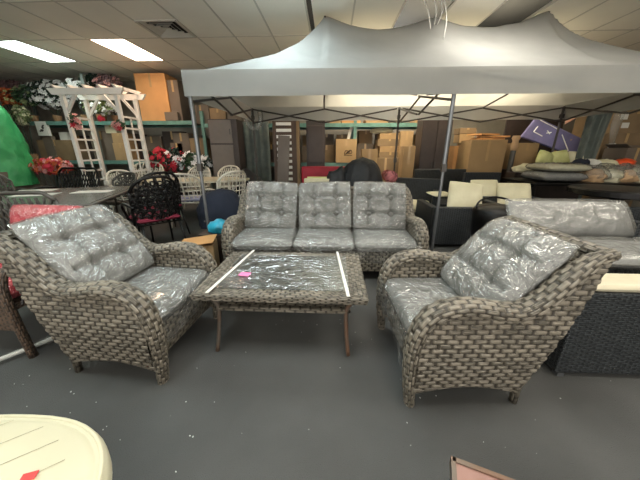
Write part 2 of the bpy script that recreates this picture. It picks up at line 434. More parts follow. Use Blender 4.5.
def side_panel(mb, x, out, res=.0065):
    C = catmull([(0, f, z) for f, z in PROF], 6); P, s = resamp(C, 400)
    # the panel stands between the arched lower edge and the rail, from front leg to slanting rear edge
    nu, nv = int(.84/res), int(.55/res)
    top_f = np.linspace(.0, .80, nu); P2 = P[60:]; order = np.argsort(P2[:, 1]); tz = np.interp(top_f, P2[order, 1], P2[order, 2])
    bf = np.linspace(.0, .555, nu); t = np.linspace(0, 1, nu); bz = .10+.045*np.sin(PI*t)
    v = np.linspace(0, 1, nv)
    F = bf[:, None]*(1-v)+top_f[:, None]*v
    # rear edge: straight up to seat level then slanting back
    Z = bz[:, None]*(1-v)+tz[:, None]*v
    XX = np.full_like(F, x)+out*.02*np.sin(PI*v)[None, :]
    G = np.stack([XX, F, Z], 2)
    if out < 0: G = G[::-1]; F = F[::-1]; Z = Z[::-1]
    weave(mb, G, F, Z, .008)
def cushion(w, d, t, nx=40, ny=40, n=5.0, tufts=(), puff=.5, dep=.6, seed=0, wr=.0, off=0):
    mb = MB(); a = np.linspace(-1, 1, nx); b = np.linspace(-1, 1, ny); A, B = np.meshgrid(a, b, indexing='ij')
    A = np.sign(A)*np.abs(A)**.8; B = np.sign(B)*np.abs(B)**.8
    e = np.clip((1-np.abs(A)**n)*(1-np.abs(B)**n), 0, 1)**puff
    h = e*(t/2+off)
    for tx, ty in tufts:
        r = np.hypot((A-tx)*w/2, (B-ty)*d/2); h = h-t*.34*dep*np.exp(-(r/.045)**2)
        h = h-t*.16*dep*np.exp(-((A-tx)*w/2/.018)**2)*(np.abs(B) < .85)-t*.16*dep*np.exp(-((B-ty)*d/2/.018)**2)*(np.abs(A) < .85)
    if wr:
        for i in range(nx):
            for j in range(ny):
                q = Vector((A[i, j]*w*6, B[i, j]*d*6, seed)); h[i, j] += wr*e[i, j]*(noise.noise(q)+.6*noise.noise(q*2.6))
    sx = (w/2+off); sy = (d/2+off)
    # corners pulled in a little
    X = A*sx*(1-.03*(np.abs(B)**6)); Y = B*sy*(1-.03*(np.abs(A)**6))
    mb.grid(np.stack([X, Y, h], 2)); mb.grid(np.stack([X, Y, -h*.9], 2)[::-1])
    return mb
def xf(mb, M4):
    mb.v = [tuple(M4 @ Vector(v)) for v in mb.v]; return mb
def woven_seat(name, label, cat, W, n, loc, rz, wick, group=None, backs=None, wrap_front=True, res=.0065):
    t = thing(name, label, cat, loc, rz, group)
    hw = W/2
    for s in (-1, 1):
        m = MB(); sweep_rail(m, s*(hw-.055), s, res); m.build('arm_rail', wick, t, smooth=True)
        m = MB(); side_panel(m, s*(hw-.03), s, res+.0005); side_panel(m, s*(hw-.075), -s, res+.003); m.build('side_panel', wick, t, smooth=True)
        m = MB(); m.tube([(s*(hw-.055), .555, .30), (s*(hw-.055), .565, .12), (s*(hw-.055), .57, 0)], [.026, .024, .02], 10); m.build('leg', wick, t, smooth=True)
        m = MB(); cpts = [(s*(hw-.04), .01+f*.55, .095+.045*math.sin(PI*f)) for f in np.linspace(0, 1, 12)]; m.tube(cpts, .014, 8); m.build('apron_strip', wick, t, smooth=True)
    # front panel below the seat
    iw = W-.16
    def flat(m, x0, x1, f0, z0, f1, z1, amp=.007, rs=None, bow=0):
        rs = rs or res+.002
        nu = max(4, int((x1-x0)/rs)); nv = max(4, int(math.hypot(f1-f0, z1-z0)/rs)); u = np.linspace(x0, x1, nu); v = np.linspace(0, 1, nv)
        U, Vv = np.meshgrid(u, v, indexing='ij'); L = math.hypot(f1-f0, z1-z0)
        F = f0+(f1-f0)*Vv-bow*np.sin(PI*Vv); Z = z0+(z1-z0)*Vv
        weave(m, np.stack([U, F, Z], 2), U, Vv*L, amp)
    m = MB(); flat(m, -iw/2, iw/2, .035, .11, .03, .33, bow=.012); m.build('front_panel', wick, t, smooth=True)
    m = MB(); m.bb(-iw/2, iw/2, .045, .56, .27, .325); m.build('seat_deck', M['dark_wood'], t)
    m = MB(); flat(m, -iw/2, iw/2, .56, .30, .79, .83, rs=.012)
    g = MB(); flat(g, -iw/2, iw/2, .60, .13, .83, .84, rs=.01); g.f = [f[::-1] for f in g.f]; g.uv = [u[::-1] for u in g.uv]
    b0 = len(m.v); m.v += g.v; m.f += [[k+b0 for k in f] for f in g.f]; m.uv += g.uv
    m.build('backrest', wick, t, smooth=True)
    m = MB(); nn = int((W-.1)/.012)
    us = np.linspace(-hw+.05, hw-.05, nn); a = np.linspace(0, 2*PI, 24); U, A = np.meshgrid(us, a, indexing='ij')
    weave(m, np.stack([U, .815+.04*np.cos(A), .85+.032*np.sin(A)], 2), U, A*.026*9/(2*PI), .007); m.build('top_rail', wick, t, smooth=True)
    cw = iw/n
    for k in range(n):
        cx = -iw/2+cw*(k+.5)
        c = xf(cushion(cw-.005, .60, .135, 26, 26, 9, puff=.35), Matrix.Translation((cx, .275, .395))).build('seat_cushion', M['grey_fab'], t, smooth=True)
        wmb = cushion(cw-.005, .60, .135, 40, 40, 9, puff=.35, off=.007, wr=.006, seed=k+hw)
        xf(wmb, Matrix.Translation((cx, .275, .395))); wmb.build('plastic_wrap', M['wrap'], c, smooth=True)
    if wrap_front:       # the loose skirt of plastic hanging over the front edge
        m = MB(); nx, nz = int(iw/.02), 14; P = np.zeros((nx, nz, 3))
        for i in range(nx):
            x = -iw/2+iw*i/(nx-1)
            dropz = .24+.05*noise.noise(Vector((x*5, hw*3, 0)))
            for j in range(nz):
                v = j/(nz-1); wv = .012*noise.noise(Vector((x*16, v*4, hw*9)))+.007*noise.noise(Vector((x*40, v*5, 3)))
                P[i, j] = (x, -.045-.018*math.sin(PI*v)+wv*(.3+v), .455-v*(.455-dropz))
        m.grid(P); m.build('plastic_skirt', M['wrap'], t, smooth=True)
    bw = (iw-.03)/n
    one = n == 1; d1, d2 = (.62, .5) if one else (1.0, .85)
    tf = [(-.36, .34), (.36, .34), (-.36, -.36), (.36, -.36)] if one else [(-.42, -.36), (.42, -.36), (-.42, .36), (.42, .36), (0, 0)]
    for k in range(n):
        cx = -iw/2+.015+bw*(k+.5)
        sz, th, tilt, fy, fz = (backs or (.56, .17, 52, .585, .70))
        jig = (k % 2-.5)*.06 if n > 1 else 0
        mat = Matrix.Translation((cx, fy, fz)) @ Matrix.Rotation(R(tilt), 4, 'X') @ Matrix.Rotation(jig, 4, 'Z')
        w0 = bw-.03 if n > 1 else bw-.005
        c = xf(cushion(w0, sz, th, 44, 44, 4, tufts=tf, puff=.5, dep=d1), mat).build('back_cushion', M['grey_fab'], t, smooth=True)
        xf(cushion(w0, sz, th, 56, 56, 4, tufts=tf, puff=.5, dep=d2, off=.008, wr=.012, seed=k*2+hw), mat).build('plastic_wrap', M['wrap'] if one else M['wrap_fine'], c, smooth=True)
    return t
# chair local frame: x across, +y backwards from the front edge
woven_seat('wicker_armchair', 'grey brown wicker armchair with plastic wrapped cushions left of the coffee table', 'armchair', .76, 1, (-.955, 1.525, 0), R(90-5), M['wick'], 'wrapped wicker armchairs')
woven_seat('wicker_armchair', 'grey brown wicker armchair with plastic wrapped tufted cushions right of the coffee table', 'armchair', .76, 1, (.42, 1.44, 0), R(-90+3), M['wick'], 'wrapped wicker armchairs', backs=(.54, .17, 50, .535, .675))
woven_seat('wicker_sofa', 'three seat grey wicker sofa with plastic wrapped cushions behind the coffee table', 'sofa', 2.04, 3, (-.07, 2.5, 0), 0, M['wick'], None, backs=(.54, .16, 64, .515, .705), res=.008)

# ------------------------------------------------------------------ coffee table
T = thing('coffee_table', 'wicker coffee table with plastic covered glass top between the two armchairs', 'coffee table', (-.315, 1.79, 0), R(-.5))
def bar_grid(m, poly, amp=.005):        # poly: two edges (outer a->b, inner c->d) at a height
    (a, b), (c, d) = poly; a, b, c, d = map(np.array, (a, b, c, d)); L = np.linalg.norm(b-a); nu = int(L/.008); nv = 18
    u = np.linspace(0, 1, nu)[:, None, None]; v = np.linspace(0, 1, nv)[None, :, None]
    P = (a*(1-u)+b*u)*(1-v)+(c*(1-u)+d*u)*v; W = np.linalg.norm(a-c)
    U = np.repeat(np.linspace(0, L, nu)[:, None], nv, 1); V = np.repeat(np.linspace(0, .104, nv)[None, :], nu, 0)
    weave(m, P, U, V, amp)
tw, td, bw_ = .55, .37, .115
o = [(-tw, -td, .45), (tw, -td, .45), (tw, td, .45), (-tw, td, .45)]; i_ = [(-tw+bw_, -td+bw_*.75, .452), (tw-bw_, -td+bw_*.75, .452), (tw-bw_, td-bw_*.75, .452), (-tw+bw_, td-bw_*.75, .452)]
lo = [(x*.985, y*.975, .405) for x, y, z in o]
m = MB()
for k in range(4):
    bar_grid(m, ((o[k], o[(k+1) % 4]), (i_[k], i_[(k+1) % 4]))); bar_grid(m, ((lo[k], lo[(k+1) % 4]), (o[k], o[(k+1) % 4])))
m.build('woven_border', M['wick'], T, smooth=True)
MB().bb(-tw+bw_-.02, tw-bw_+.02, -td+.075, td-.075, .425, .43).build('under_board', plain('reflection grey board', '#62645f', .7), T)  # board grey stands in for the tent's reflection in the glass
gl = MB().bb(-tw+bw_-.003, tw-bw_+.003, -td+.083, td-.083, .450, .457).build('glass_pane', M['glass'], T)
m = MB(); nx, ny = 80, 50; P = np.zeros((nx, ny, 3))
for i in range(nx):
    for j in range(ny):
        x = -.44+.88*i/(nx-1); y = -.30+.60*j/(ny-1); q = Vector((x*9+y*4, y*7, 0))
        P[i, j] = (x, y, .464+.004*noise.noise(q)+.004*abs(noise.noise(q*2)))
m.grid(P); m.build('plastic_wrap', M['wrap_flat'], T, smooth=True)
for xa, xb in ((-.36, -.44), (.37, .43)):
    MB().add([(xa-.009, td-.0, .470), (xa+.009, td-.0, .470), (xb+.010, -td, .470), (xb-.010, -td, .470), (xa-.009, td, .466), (xa+.009, td, .466), (xb+.01, -td, .466), (xb-.01, -td, .466)], [(3, 2, 1, 0), (4, 5, 6, 7), (0, 1, 5, 4), (1, 2, 6, 5), (2, 3, 7, 6), (3, 0, 4, 7)]).build('packing_strap', M['white'], T)
m = MB(); s_o = [(-.42, -.26, .30), (.42, -.26, .30), (.42, .26, .30), (-.42, .26, .30)]
nu = np.linspace(-.44, .44, 110); nv = np.linspace(-.27, .27, 70); U, Vv = np.meshgrid(nu, nv, indexing='ij'); weave(m, np.stack([U, Vv, np.full_like(U, .305)], 2), U, Vv, .005)
for k in range(4):
    a, b = s_o[k], s_o[(k+1) % 4]; m.tube([(a[0]*1.04, a[1]*1.04, .298), (b[0]*1.04, b[1]*1.04, .298)], .018, 8)
m.build('lower_shelf', M['wick'], T, smooth=True)
for sx in (-1, 1):
    for sy in (-1, 1):
        m = MB(); m.tube(catmull([(sx*.50, sy*.30, .415), (sx*.455, sy*.285, .37), (sx*.425, sy*.275, .30), (sx*.43, sy*.30, .15), (sx*.445, sy*.335, .0)], 4), .0135, 10)
        lg = m.build('leg', M['leg_metal'], T, smooth=True)
nt = MB().box((0, 0, .0015), (.055, .075, .003)); o = nt.build('sticky_note', M['pink']); o.location = (-.60, 1.68, .472); o.rotation_euler = (0, 0, R(82)); tag(o, 'pink paper note lying on the left end of the coffee table', 'note')
# ------------------------------------------------------------------ canopy tent (two 3 m bays)
TX = (-1.66, 1.33, 4.52); TYf, TYb = 3.3, 5.95; YM = 4.52; ZE, ZB = 2.13, 1.87
tent = thing('canopy_tent', 'large white pop-up canopy tent standing over the sofa', 'canopy tent', ((TX[0]+TX[2])/2, YM, 0))
OX, OY = tent.location.x, tent.location.y
def tl(p): return (p[0]-OX, p[1]-OY, p[2])
PKX = (-.12, 2.90); PZ = 3.09
def roof_z(x, y):
    a = 0
    if x < PKX[0]: a = (PKX[0]-x)/(PKX[0]-TX[0])
    if x > PKX[1]: a = (x-PKX[1])/(TX[2]-PKX[1])
    b = abs(y-YM)/((YM-TYf) if y < YM else (TYb-YM))
    t = 1-max(a, b); t = max(0, t); e = 1-min(1, (a**6+b**6)**(1/6)) ; t = .5*t+.5*max(0, e)
    pk = PZ
    if PKX[0] < x < PKX[1]:
        mid = (PKX[0]+PKX[1])/2; w = mid-PKX[0]; f = abs(x-PKX[0])/w if x < mid else abs(PKX[1]-x)/w
        pk = PZ-.15*math.sin(PI*min(1, f))-.04*f
    f = .62*t+.38*t**5
    if a == 0: f = .55*f+.45*t**1.05
    z = ZE+(pk-ZE)*f
    z += .022*noise.noise(Vector((x*2.2, y*2.2, 0)))*min(1, t*6)+.012*noise.noise(Vector((x*5+y*3, y*4, 4)))*min(1, t*6)
    return z
m = MB(); nx, ny = 150, 70; P = np.zeros((nx, ny, 3))
xs = np.linspace(TX[0], TX[2], nx); ys = np.linspace(TYf, TYb, ny)
for i, x in enumerate(xs):
    for j, y in enumerate(ys): P[i, j] = tl((x, y, roof_z(x, y)))
m.grid(P); m.build('roof', M['tent'], tent, smooth=True)
def valance(p, q, outn):
    m = MB(); n = 90; P = np.zeros((n, 8, 3)); p = Vector(p); q = Vector(q)
    for i in range(n):
        b = p.lerp(q, i/(n-1))
        for j in range(8):
            v = j/7; w = .012*noise.noise(Vector((b.x*2.2+b.y*3, v, outn[1]*5)))*v
            P[i, j] = tl((b.x+outn[0]*(w+.006), b.y+outn[1]*(w+.006), ZE+.003-(ZE-ZB)*v+.006*noise.noise(Vector((b.x*1.5+b.y, 0, 0)))*v))
    m.grid(P); m.build('valance', M['tent'], tent, smooth=True)
valance((TX[0], TYf, 0), (TX[2], TYf, 0), (0, -1)); valance((TX[0], TYb, 0), (TX[2], TYb, 0), (0, 1))
valance((TX[0], TYf, 0), (TX[0], TYb, 0), (-1, 0)); valance((TX[2], TYf, 0), (TX[2], TYb, 0), (1, 0))
for y, mt, rr in ((TYf+.04, 'alu_grey', .019), (TYb-.04, 'dark_metal', .017)):
    for k, x in enumerate(TX):
        x += (.04, 0, -.04)[k]
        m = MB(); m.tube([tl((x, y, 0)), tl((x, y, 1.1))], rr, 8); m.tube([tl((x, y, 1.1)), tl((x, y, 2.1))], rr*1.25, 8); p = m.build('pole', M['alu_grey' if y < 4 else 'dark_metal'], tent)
        MB().bb(*[c-o for c, o in ((x-.04, OX), (x+.04, OX))], *[c-OY for c in (y-.04, y+.04)], 0, .012).build('foot_plate', M['alu_grey'], p)
        MB().box(tl((x, y, 1.1)), (.055, .06, .09)).build('height_clamp', M['dark_metal'], p)
        MB().box(tl((x, y, 1.93)), (.055, .06, .07)).build('sliding_bracket', M['dark_metal'], p)
ZT, ZL = 2.08, 1.83
def truss(p, q, ZL=ZL):
    p = Vector((p[0], p[1], 0)); q = Vector((q[0], q[1], 0)); off = (q-p).normalized().cross(Vector((0, 0, 1)))*.014
    for k in range(2):
        u = p.lerp(q, k/2); v = p.lerp(q, (k+1)/2)
        for s, (z0, z1) in ((1, (ZT, ZL)), (-1, (ZL, ZT))):
            m = MB(); m.tube([tl((u.x+off.x*s, u.y+off.y*s, z0)), tl((v.x+off.x*s, v.y+off.y*s, z1))], .0155, 6); m.build('truss_bar', M['dark_metal'], tent)
for k in (0, 1):
    for y in (TYf+.026, TYb-.05): truss((TX[k]+.05, y), (TX[k+1]-.05, y), ZL if y > 5 else 1.90)
for x in (TX[0]+.05, TX[1], TX[2]-.05): truss((x, TYf+.06), (x, TYb-.06))
for px in PKX:
    m = MB(); m.tube([tl((px, YM, 2.25)), tl((px, YM, PZ-.02))], .015, 8); m.build('mast', M['dark_metal'], tent)
    cxs = (TX[0], TX[1]) if px < 1 else (TX[1], TX[2])
    for (ex, ey) in (((cxs[0]+cxs[1])/2, TYf+.07), ((cxs[0]+cxs[1])/2, TYb-.07), (cxs[0]+.07, YM), (cxs[1]-.07, YM)):
        m = MB(); m.tube([tl((ex, ey, ZT)), tl((ex+(px-ex)*.5, ey+(YM-ey)*.5, 2.17)), tl((px, YM, 2.3))], .014, 6); m.build('roof_strut', M['dark_metal'], tent)
# pull cords up to the open ceiling bay
m = MB()
for k, (a, b) in enumerate((((1.30, 4.35), (1.05, 4.2)), ((1.36, 4.4), (1.2, 4.2)), ((1.40, 4.4), (1.33, 4.25)), ((1.42, 4.15), (1.36, 4.25)))):
    z = roof_z(*a)+.01; m.tube(catmull([(a[0], a[1], z), ((a[0]+b[0])/2+.05, (a[1]+b[1])/2, (z+3.15)/2), (b[0], b[1], 3.3), (b[0], b[1], 3.8)], 4), .007, 5)
tag(recenter(m.build('rope_bundle', M['white'], smooth=True)), 'loose white cords hanging from the open ceiling onto the middle of the canopy', 'cord')

# ------------------------------------------------------------------ storage racks
def rack(name, label, xs, y0, y1, levels, top, mu, mbm):
    t = thing(name, label, 'storage rack', ((xs[0]+xs[-1])/2, (y0+y1)/2, 0)); ox, oy = t.location.x, t.location.y
    for x in xs:
        for y in (y0, y1):
            m = MB(); m.bb(x-ox-.035, x-ox+.035, y-oy-.03, y-oy+.03, 0, top); 
            for z in np.arange(.15, top, .1): m.bb(x-ox-.012, x-ox+.012, y-oy-.034, y-oy-.029, z, z+.03)
            m.build('upright', mu, t)
    for z in levels:
        for a, b in zip(xs[:-1], xs[1:]):
            for y in (y0, y1): MB().bb(a-ox+.035, b-ox-.035, y-oy-.02, y-oy+.02, z-.09, z).build('beam', mbm, t)
        MB().bb(xs[0]-ox+.035, xs[-1]-ox-.035, y0-oy+.02, y1-oy-.02, z-.04, z-.005).build('shelf_deck', M['deck'], t)
    return t
rack('storage_rack', 'teal beamed storage rack loaded with artificial flowers and boxes on the left', [-8.2, -5.9, -3.35], 6.95, 7.8, [.15, 1.05, 1.98], 3.0, M['rack_g'], M['teal'])
rack('storage_rack', 'teal storage rack full of cartons behind the canopy', [-3.2, -1.0, .56, 2.55], 7.05, 7.85, [.15, 1.0, 1.92], 2.2, M['teal'], M['teal'])

def carton(label, x0, x1, ztop, zbot, y, d, mat='card', rot=0, group=None, name='cardboard_box', scr=False, split=True, flap=False):
    w, h = x1-x0, ztop-zbot
    t = thing(name, label, 'box', ((x0+x1)/2, y+d/2, zbot), R(rot), group)
    MB().box((0, 0, h/2), (w, d, h)).build('carton_body', M[mat], t, bevel=.006)
    if split:
        MB().bb(-.025, .025, -d/2-.003, -d/2+.02, h*.72, h+.002).build('tape', M['tape'], t)
        MB().bb(-.025, .025, -d/2+.02, d/2+.002, h, h+.003).build('tape', M['tape'], t)
    if scr:
        m = MB(); r = random.Random(int(w*1000)); pts = []
        for k in range(9): pts.append((w*.02+w*.16*math.cos(k*1.9)+.01*k, -d/2-.004, h*.45+h*.10*math.sin(k*2.3)))
        m.tube(catmull(pts, 4), .008, 4); m.build('printed_mark', M['ink'], t)
        MB().bb(-w*.1, w*.3, -d/2-.004, -d/2, h*.3, h*.325).build('printed_mark', M['ink'], t)
    if flap:
        m = MB(); m.box((-w*.42, 0, h+.03), (w*.35, d*.95, .006), Matrix.Rotation(.5, 3, 'Y')); m.box((w*.38, -.02, h+.025), (w*.4, d*.95, .006), Matrix.Rotation(-.25, 3, 'Y')); m.build('box_flap', M[mat], t)
    return t
def cpx(label, px0, px1, py0, base, Y, d, mat='card', **k):      # carton seen between two columns, top row given
    ym = py0
    return carton(label, at(px0, ym, Y).x, at(px1, ym, Y).x, at((px0+px1)/2, py0, Y).z, base, Y, d, mat, **k)

# top of left rack
cpx('orange lit cardboard box on the top rack shelf beside the canopy', 133, 164, 73, 1.98, 7.0, .55, 'card_o')  # warm lamp tint put into this carton's orange colour
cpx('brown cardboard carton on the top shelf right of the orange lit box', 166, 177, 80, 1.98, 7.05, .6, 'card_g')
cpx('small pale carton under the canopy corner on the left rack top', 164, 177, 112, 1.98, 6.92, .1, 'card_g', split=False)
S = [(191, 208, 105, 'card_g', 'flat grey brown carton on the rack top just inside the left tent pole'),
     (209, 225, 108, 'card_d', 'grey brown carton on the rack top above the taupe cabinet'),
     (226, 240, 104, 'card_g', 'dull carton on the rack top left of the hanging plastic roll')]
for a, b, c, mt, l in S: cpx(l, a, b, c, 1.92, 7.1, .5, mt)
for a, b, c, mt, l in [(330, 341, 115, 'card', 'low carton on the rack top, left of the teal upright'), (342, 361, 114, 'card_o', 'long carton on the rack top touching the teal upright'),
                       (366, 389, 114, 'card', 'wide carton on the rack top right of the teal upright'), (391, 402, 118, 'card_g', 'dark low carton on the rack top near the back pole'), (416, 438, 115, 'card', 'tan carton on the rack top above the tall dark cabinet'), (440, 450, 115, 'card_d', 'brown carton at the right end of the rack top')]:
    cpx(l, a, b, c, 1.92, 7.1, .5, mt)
# under the left rack top
cpx('wide crumpled brown carton on the left rack middle shelf', 36, 70, 140, 1.05, 7.0, .6, 'card_d')
cpx('brown carton between the arbor sides on the left rack', 88, 111, 131, 1.05, 7.1, .55, 'card_g')
cpx('tall tan carton seen through the arbor opening', 112, 126, 143, 1.05, 7.0, .5, 'card')
t0 = cpx('small upper tan box stacked through the arbor opening', 111, 124, 133, at(115, 143, 7.0).z, 7.02, .4, 'card')
cpx('pale parcel on top of the box stack inside the arbor', 104, 115, 125, at(115, 133, 7.0).z, 7.04, .35, 'cream_top')
# dark bundle clutter behind the white dining set
for a, b, c, mt, l in [(150, 162, 150, 'card_g', 'brown carton low on the rack beside the arbor right side'), (172, 188, 133, 'card_g', 'flat grey carton on the rack under the left beam'), (189, 204, 138, 'card_d', 'dull carton left of the taupe cabinet'), (170, 182, 143, 'card_g', 'greyish carton behind the poinsettias')]:
    cpx(l, a, b, c, 1.0 if a > 150 else 1.05, 7.15, .45, mt)
# middle stack
cpx('upright cardboard box with a dark mark behind the red seat', 336, 357, 139, 1.0, 7.0, .4, 'card', scr=True)
base = 1.0
for k, (a, b, c, mt, l) in enumerate([(362, 378, 149, 'card', 'tan carton in front of the rack stack beside the black bag'), (372, 400, 158, 'card_d', 'flat carton low in the stack right of the teal upright'), ]):
    cpx(l, a, b, c, 0, 6.35 if k == 0 else 6.75, .22, mt)
zz = 1.0
stk = [(379, 402, 152, 'card_d'), (380, 403, 146, 'card'), (378, 402, 139, 'card_d'), (380, 400, 133, 'card')]
names = ['lowest flat carton', 'second flat carton from below', 'third flat carton from below', 'topmost flat carton']
for (a, b, c, mt), nm in zip(stk, names):
    zt = at(390, c, 7.1).z; carton(nm+' of the stack right of the teal upright', at(a, c, 7.1).x, at(b, c, 7.1).x, zt-.004, zz, 7.1, .5, mt, group='flat cartons stacked right of the teal upright'); zz = zt
m = MB().blob((0, 0, .09), (.55, .3, .2), .25, 2.4, 5); o = m.build('paper_bundle', M['cream'], smooth=True); o.location = at(382, 131, 7.3); o.location.z = zz-.03; recenter(o) ; o.location = (at(382, 131, 7.3).x, 7.3, zz-.002); tag(o, 'crumpled white paper bundle on the carton stack', 'paper bundle')
# right of the back pole
# floor standing boxes to the right of the rack
cpx('tall tan carton standing behind the left black wicker chair', 404, 416, 146, 0, 6.2, .35, 'card')
cpx('upper tan carton beside the tall dark cabinet', 401, 414, 131, 1.0, 7.0, .35, 'card')
cpx('narrow orange tan carton right of the tall dark cabinet', 455, 462, 146, 0, 6.7, .3, 'card_o', split=False)
cpx('narrow upright carton beside the green rack upright', 464, 472, 143, 0, 6.6, .3, 'card', split=False)
zt = at(468, 143, 6.6).z
cpx('lower carton of the small pile on the narrow uprights', 460, 475, 134, zt+.003, 6.6, .3, 'card')
cpx('upper carton of the small pile on the narrow uprights', 460, 477, 128, at(468, 134, 6.6).z+.006, 6.6, .3, 'card_d')
big = carton('large cardboard box with a dark scribbled mark right of the canopy pole', at(474, 140, 6.0).x, at(509, 140, 6.0).x, zat(140, 6.0), 0, 6.0, .8, 'card', rot=-4, scr=True, name='large_cardboard_box')
for k, (px, py, ang) in enumerate(((488, 135, 10), (494, 131, -14), (484, 131, 24))):
    c = at(px, py, 6.35); t = thing('flat_packed_carton', ['lowest', 'middle', 'topmost'][k]+' folded carton lying on the large cardboard box', 'folded carton', (c.x, c.y, zat(140, 6.0)+.012+.045*k), R(ang), 'folded cartons on the large box')
    MB().box((0, 0, .015), (.55, .35, .03)).build('folded_panel', M['card_o'], t); MB().box((.05, 0, .0335), (.48, .06, .003)).build('tape', M['tape'], t)
cpx('small tan box on a rack level below the purple package', 517, 540, 143, .9, 6.1, .35, 'card')
carton('dark storage crate carrying the small tan box', at(515, 150, 6.1).x-.05, at(542, 150, 6.1).x+.05, .895, 0, 6.05, .5, 'dark_wood', name='storage_crate', split=False)

# the back row of the main rack: dim boxes seen in the gaps
rr = random.Random(21); back = [(-3.1, .62, 'beside its left upright'), (-2.35, .42, 'behind the taupe cabinet'), (-1.85, .5, 'between cabinet and hanging sheet'), (-.80, .42, 'just left of the dark shutter panel'), (-.36, .44, 'just right of the dark shutter panel'), (.10, .36, 'behind the upright box with the dark mark'), (.66, .42, 'right of the middle upright'), (1.12, .46, 'behind the carton stack'), (1.62, .4, 'right of the carton stack'), (2.05, .38, 'left of the tall dark cabinet, back row')]
for k, (x, w_, where) in enumerate(back):
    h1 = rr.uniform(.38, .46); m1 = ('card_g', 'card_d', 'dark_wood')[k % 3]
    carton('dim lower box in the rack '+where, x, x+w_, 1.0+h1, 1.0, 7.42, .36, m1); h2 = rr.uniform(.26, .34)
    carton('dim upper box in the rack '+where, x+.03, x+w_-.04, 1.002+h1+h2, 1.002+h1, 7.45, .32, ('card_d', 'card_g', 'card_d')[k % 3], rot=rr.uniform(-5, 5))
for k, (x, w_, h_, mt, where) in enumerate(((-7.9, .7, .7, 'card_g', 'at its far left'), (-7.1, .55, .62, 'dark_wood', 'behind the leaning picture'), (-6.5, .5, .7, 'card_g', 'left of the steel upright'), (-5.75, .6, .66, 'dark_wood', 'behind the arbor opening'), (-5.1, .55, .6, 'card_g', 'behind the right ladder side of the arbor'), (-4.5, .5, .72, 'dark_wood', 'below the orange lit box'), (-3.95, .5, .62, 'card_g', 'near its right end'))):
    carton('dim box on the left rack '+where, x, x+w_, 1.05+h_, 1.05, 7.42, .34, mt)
# tall panels
def panel_thing(name, label, cat, px0, px1, py0, Y, d, mat, extra=None, base=0.0, rail=True):
    x0, x1 = at(px0, py0, Y).x, at(px1, py0, Y).x; zt = at((px0+px1)/2, py0, Y).z
    t = thing(name, label, cat, ((x0+x1)/2, Y+d/2, base)); w = x1-x0; h = zt-base
    MB().box((0, 0, h/2), (w, d, h)).build('body', M[mat], t, bevel=.006)
    return t, w, h, d
t, w, h, d = panel_thing('storage_cabinet', 'tall taupe two door cabinet in front of the rack left of the canopy back pole', 'cabinet', 207, 236, 119, 6.4, .45, 'dark_wood')
zs = zat(144, 6.4)
for a, b in ((.02, zs-.015), (zs+.015, h-.02)):
    dr = MB().box((-.05, -d/2-.01, (a+b)/2), (w-.14, .02, b-a)).build('door', M['brown_panel'], t, bevel=.004)
    MB().box((w/2-.16, -d/2-.03, (a+b)/2), (.015, .02, .12)).build('handle', M['dark_metal'], dr)
t, w, h, d = panel_thing('tall_dark_cabinet', 'tall dark brown cabinet behind the black wicker chairs', 'cabinet', 424, 454, 117, 6.3, .45, 'dark_wood')
for s in (-1, 1): 
    dr = MB().box((s*w*.245, -d/2-.01, h*.52), (w*.47, .02, h*.92)).build('door', M['dark_wood'], t, bevel=.006)
    MB().box((s*.03, -d/2-.03, h*.5), (.015, .02, .14)).build('handle', M['dark_metal'], dr)
t, w, h, d = panel_thing('dark_shutter_panel', 'tall dark brown panel standing between the slatted panel and the upright box', 'panel', 306, 325, 120, 6.6, .12, 'dark_wood')
for k in range(2): MB().box((0, -d/2-.008, h*(.27+.46*k)), (w*.8, .016, h*.42)).build('inset_panel', M['dark_wood'], t, bevel=.01)
# slatted white and brown piece with board leaning on it
t, w, h, d = panel_thing('slatted_panel', 'tall brown framed panel showing a column of white slats', 'panel', 272, 299, 119, 6.5, .10, 'brown_panel2')
for k in range(14):
    z = h-.10-k*.135
    if z > .1: MB().box((-.05, -d/2-.008, z), (w*.56, .016, .065)).build('white_slat', M['stripe_w'], t)
for s in (-1, 1): MB().box((s*w*.44, -d/2-.015, h/2), (w*.10, .03, h)).build('stile', M['card_d'] if s > 0 else M['brown_panel2'], t)
xb = at(282, 135, 6.3).x
t = thing('leaning_board', 'dark taupe board leaning in front of the white slats', 'board', (xb-.05, 6.22, 0)); t.rotation_euler = (R(-5), R(3), 0)
MB().box((0, 0, zat(135, 6.3)/2), (.26, .03, zat(135, 6.3))).build('board_face', M['brown_panel'], t, bevel=.003); MB().box((0, -.018, .25), (.2, .008, .03)).build('cross_batten', M['dark_wood'], t)
# green grey sheet left of the back pole and the hanging plastic roll
m = MB(); P = np.zeros((24, 16, 3)); xa, xb = at(239, 120, 6.9).x, at(268, 120, 6.9).x
for i in range(24):
    for j in range(16): P[i, j] = (xa+(xb-xa)*i/23, 6.92+.03*math.sin(i*1.1)+.02*noise.noise(Vector((i*.5, j*.3, 0))), .35+1.6*j/15)
tag(recenter(m.grid(P).build('hanging_sheet', M['curtain'], smooth=True, sol=.006)), 'grey green sheet hanging from the rack behind the left back canopy pole', 'sheet')
m = MB(); c = at(254, 121, 5.9)
m.tube(catmull([(c.x-.16, c.y, c.z+.22), (c.x-.15, c.y, c.z+.02), (c.x-.06, c.y-.02, c.z-.13), (c.x+.06, c.y, c.z-.12), (c.x+.14, c.y, c.z+.02), (c.x+.13, c.y, c.z+.20)], 6), [.05]*31, 10)
tag(recenter(m.build('plastic_roll', M['wrap_loose'], smooth=True)), 'bunched clear plastic hanging from the canopy frame at its left back corner', 'plastic sheet')
